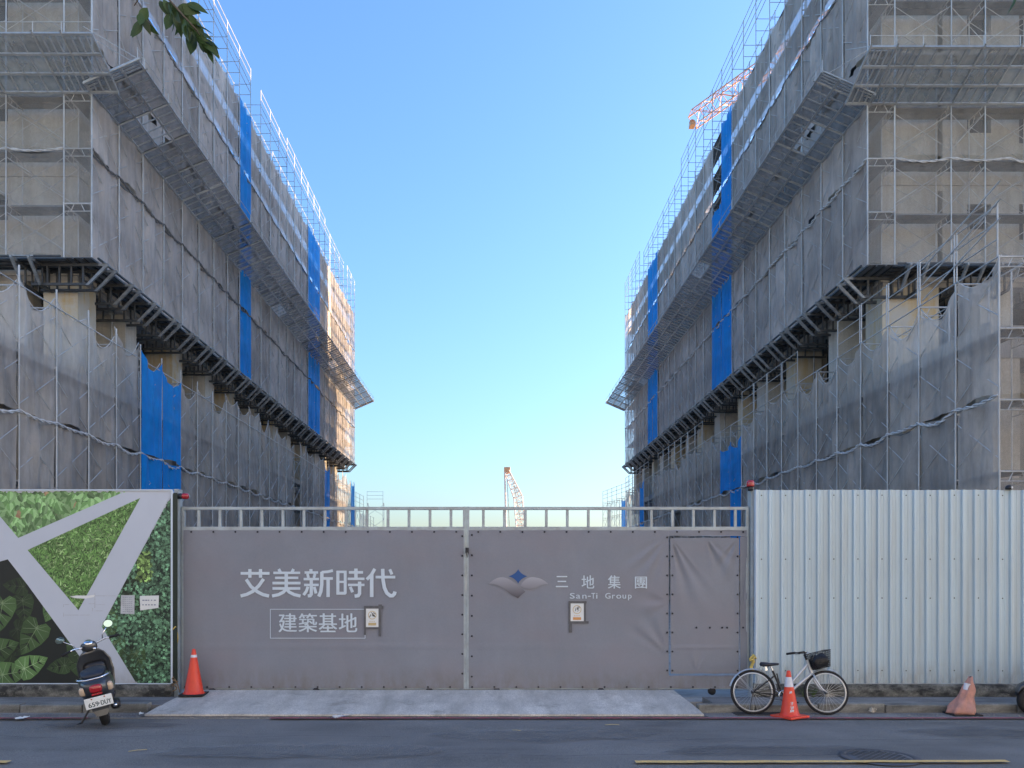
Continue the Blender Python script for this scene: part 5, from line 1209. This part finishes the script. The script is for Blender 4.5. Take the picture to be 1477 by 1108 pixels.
# weeds at the foot of the fence
M['weed'] = mat('weed_green', (.06, .10, .03), .8, var=.3, scale=10, objvar=.2)
for k, (X_, Y_) in enumerate(((4.95, 12.72), (5.1, 12.72))):
    q = random.Random(k); b = MB()
    for _ in range(26):
        a = q.uniform(0, 6.28); h = q.uniform(.06, .2); dx, dy = math.cos(a) * h * .6, -abs(math.sin(a)) * h * .3
        b.add([(-.004, 0, 0), (.004, 0, 0), (dx * .6 + .004, dy * .6, h * .7), (dx, dy, h), (dx * .6 - .004, dy * .6, h * .7)], [(0, 1, 2, 3, 4)])
    thing('weed', ('weed tuft at the wall foot seen through the front bicycle wheel', 'weed tuft at the wall foot just right of the front bicycle hub')[k], 'weed', (X_, Y_, .1), data=b.mesh('weed', M['weed']))

# ------------------------------------------------------------------ overhanging branches
M['leaf'] = mat('tree_leaf', (.045, .085, .022), .5, var=.25, scale=20, objvar=.35, transl=.35); M['bark'] = mat('bark', (.09, .075, .055), .9, var=.3, scale=20, bump=.5)
lm = MB(); n = 8; vs = []
for i in range(n + 1):
    t = i / n; hw = .5 * .42 * math.sin(math.pi * t ** .8) * (1 - .2 * t); droop = -.18 * t * t
    vs += [(t, -hw, droop + .05 * hw / .2), (t, 0, droop), (t, hw, droop + .05 * hw / .2)]
lm.add(vs, [(3 * i + k, 3 * i + 3 + k, 3 * i + 4 + k, 3 * i + 1 + k) for i in range(n) for k in range(2)], True)
leafm = lm.mesh('leaf', M['leaf'])
def branch(label, Yd, spine, twigs, seed, size):
    q = random.Random(seed); P = [Vector((px(x, y, Yd)[0], Yd + dy, px(x, y, Yd)[1])) for x, y, dy in spine]
    T = thing('tree_branch', label, 'tree branch', P[0]); b = MB(); b.path(P, lambda i: .012 - .009 * i / len(P), 6); wpart('stem', b, M['bark'], T)
    for (pts, leaves) in twigs:
        Q = [Vector((px(x, y, Yd)[0], Yd + q.uniform(-.05, .05), px(x, y, Yd)[1])) for x, y in pts]
        b = MB(); b.path(Q, .0035, 5); wpart('twig', b, M['bark'], T)
        for (x, y, ang, s_) in leaves:
            X_, Z_ = px(x, y, Yd)
            o = link('leaf', leafm, T, (X_ - T.location.x, q.uniform(-.06, .06), Z_ - T.location.z)); L_ = s_ * Yd / F
            # ang measured in the picture, 0 = right, 90 = down
            d = Vector((math.cos(R(ang)), q.uniform(-.25, .25), -math.sin(R(ang)))).normalized()
            o.rotation_mode = 'QUATERNION'; o.rotation_quaternion = d.to_track_quat('X', 'Z') @ Matrix.Rotation(q.uniform(60, 120) * math.pi / 180 + q.uniform(-.5, .5), 3, 'X').to_quaternion(); o.scale = (L_, L_ * q.uniform(.9, 1.3), L_)
q0 = random.Random(6)
branch('leafy branch hanging into the upper left corner of the view', 5.7,
       [(150, -220, .1), (200, -120, 0), (222, -40, 0), (240, -5, 0), (262, 20, 0), (285, 45, 0)],
       [([(222, -40), (205, -10), (195, 10)], [(203, -5, 120, 30), (198, 8, 95, 24), (193, 15, 110, 30), (196, 12, 60, 24), (190, 22, 120, 22), (201, 18, 40, 20)]),
        ([(240, -5), (262, 20), (285, 45)], [(x_ + q0.uniform(-6, 6), y_ + q0.uniform(-5, 5), q0.uniform(10, 110), q0.uniform(18, 28)) for x_, y_ in ((228, -14), (233, -10), (238, -4), (243, 0), (248, 6), (254, 10), (258, 16), (262, 22), (266, 26), (272, 30), (276, 36), (281, 42), (286, 46), (262, 8), (250, -4), (270, 18), (285, 34), (292, 44)) for _ in range(2)] + [(228, -14, 60, 30), (238, -6, 20, 36), (245, 4, 75, 32), (255, 12, 30, 40), (262, 20, 85, 34), (264, 20, 10, 38), (275, 35, 60, 34), (272, 32, 100, 40), (286, 44, 45, 34), (284, 42, 20, 26), (248, 0, 5, 34), (236, 2, 100, 30), (262, -8, 15, 32)])], 3, 1)
branch('small leaf tip hanging into the upper right corner', 5.7, [(1490, -200, 0), (1480, -60, 0), (1470, -15, 0)], [([(1480, -60), (1470, -15)], [(1470, -14, 100, 30), (1474, -25, 60, 30), (1470, -30, 150, 26)])], 5, 1)

# ------------------------------------------------------------------ cranes
def lattice(b, p0, p1, w0, w1, n, r, tri=False):
    p0 = Vector(p0); p1 = Vector(p1); d = (p1 - p0).normalized(); s1 = d.cross(Vector((0, 1, 0.01))).normalized(); s2 = d.cross(s1).normalized()
    cor = [(-1, -1), (1, -1), (1, 1), (-1, 1)] if not tri else [(-1, -1), (1, -1), (0, .9)]
    def pt(t, c): w_ = (w0 + (w1 - w0) * t) / 2; return p0 + (p1 - p0) * t + s1 * c[0] * w_ + s2 * c[1] * w_
    m_ = len(cor)
    for c in cor: b.tube(pt(0, c), pt(1, c), r, 5)
    for i in range(n):
        for k in range(m_):
            a, c = cor[k], cor[(k + 1) % m_]
            if i % 2: a, c = c, a
            b.tube(pt(i / n, a), pt((i + 1) / n, c), r * .6, 4); b.tube(pt(i / n, a), pt(i / n, c), r * .6, 4)
    return b
M['cranew'] = mat('hazed_white_crane_paint', (.72, .68, .62), .5, var=.15, scale=1, stain=(.5, .25, .15), sfac=.6, sscale=(1, 1, 1)); M['craneo'] = mat('orange_crane_paint', (.62, .33, .16), .5, var=.1)  # white paint made paler to put distance haze into the colour
CY = 150
def cp(x, y, Y=CY): X_, Z_ = px(x, y, Y); return (X_, Y, Z_)
cr = thing('crawler_crane', 'white and rust coloured lattice boom crane far behind the gate', 'crane', (cp(752, 830)[0], CY, 0))
b = MB(); lattice(b, cp(756, 815), cp(747, 717), 1.7, 1.6, 12, .09); lattice(b, cp(747, 717), cp(731, 680), 1.6, .9, 6, .08); wpart('boom', b, M['cranew'], cr)
b = MB(); b.bbox(cp(727, 0)[0], cp(736, 0)[0], CY - .4, CY + .4, cp(0, 682)[2], cp(0, 674)[2], .1); b.lathe([(0, -.2), (.5, -.2), (.5, .2), (0, .2)], 16, cp(732, 680), 'y'); wpart('boom_head', b, M['craneo'], cr)
b = MB(); b.tube(cp(728, 680), cp(731, 815), .16, 8); wpart('pile_leader', b, M['cranew'], cr)
b = MB(); b.tube(cp(734, 680), cp(748, 716), .05, 4); b.tube(cp(741, 700), cp(764, 815), .05, 4); b.tube(cp(731, 678), cp(737, 815), .05, 4); wpart('cable', b, M['iron'], cr)
b = MB(); x_ = cp(756, 830)[0]; b.bbox(x_ - 2, x_ + 4.5, CY - 1.5, CY + 1.5, 1.2, 3.6, .2); wpart('cab', b, M['craneo'], cr)
b = MB(); b.bbox(x_ - 3, x_ + 3, CY - 2.2, CY - 1.4, 0.02, 1.1, .3); b.bbox(x_ - 3, x_ + 3, CY + 1.4, CY + 2.2, .02, 1.1, .3); wpart('crawler_track', b, M['black'], cr)
TYc = 92
tc_ = thing('tower_crane', 'orange lattice jib of a tower crane rising behind the right block', 'crane', (40, TYc, 0))
tip, mid = cp(1001, 172, TYc), cp(1085, 112, TYc)
dx = mid[0] - tip[0]; dz = mid[2] - tip[2]; k = (40 - tip[0]) / dx
root = (40, TYc, tip[2] + dz * k)
b = MB(); lattice(b, tip, root, 1.6, 1.9, 13, .07, False); wpart('jib', b, M['craneo'], tc_)
b = MB(); lattice(b, (40, TYc, 0), (40, TYc, root[2]), 2, 2, 34, .1); wpart('mast', b, M['craneo'], tc_)
b = MB(); b.bbox(tip[0] - .5, tip[0] + .1, TYc - .5, TYc + .5, tip[2] - .9, tip[2] - .5, .05); b.lathe([(.2, -.1), (.35, -.1), (.35, .1), (.2, .1)], 14, (tip[0] - .2, TYc, tip[2] - .4), 'y'); wpart('jib_head', b, M['craneo'], tc_)
b = MB(); lattice(b, root, (root[0] + 7, TYc, root[2] - 1), 1.8, 1.8, 5, .1); b.bbox(root[0] + 4.5, root[0] + 7, TYc - 1.2, TYc + 1.2, root[2] - 3.6, root[2] - 1.2, .1); wpart('counter_jib', b, M['craneo'], tc_)
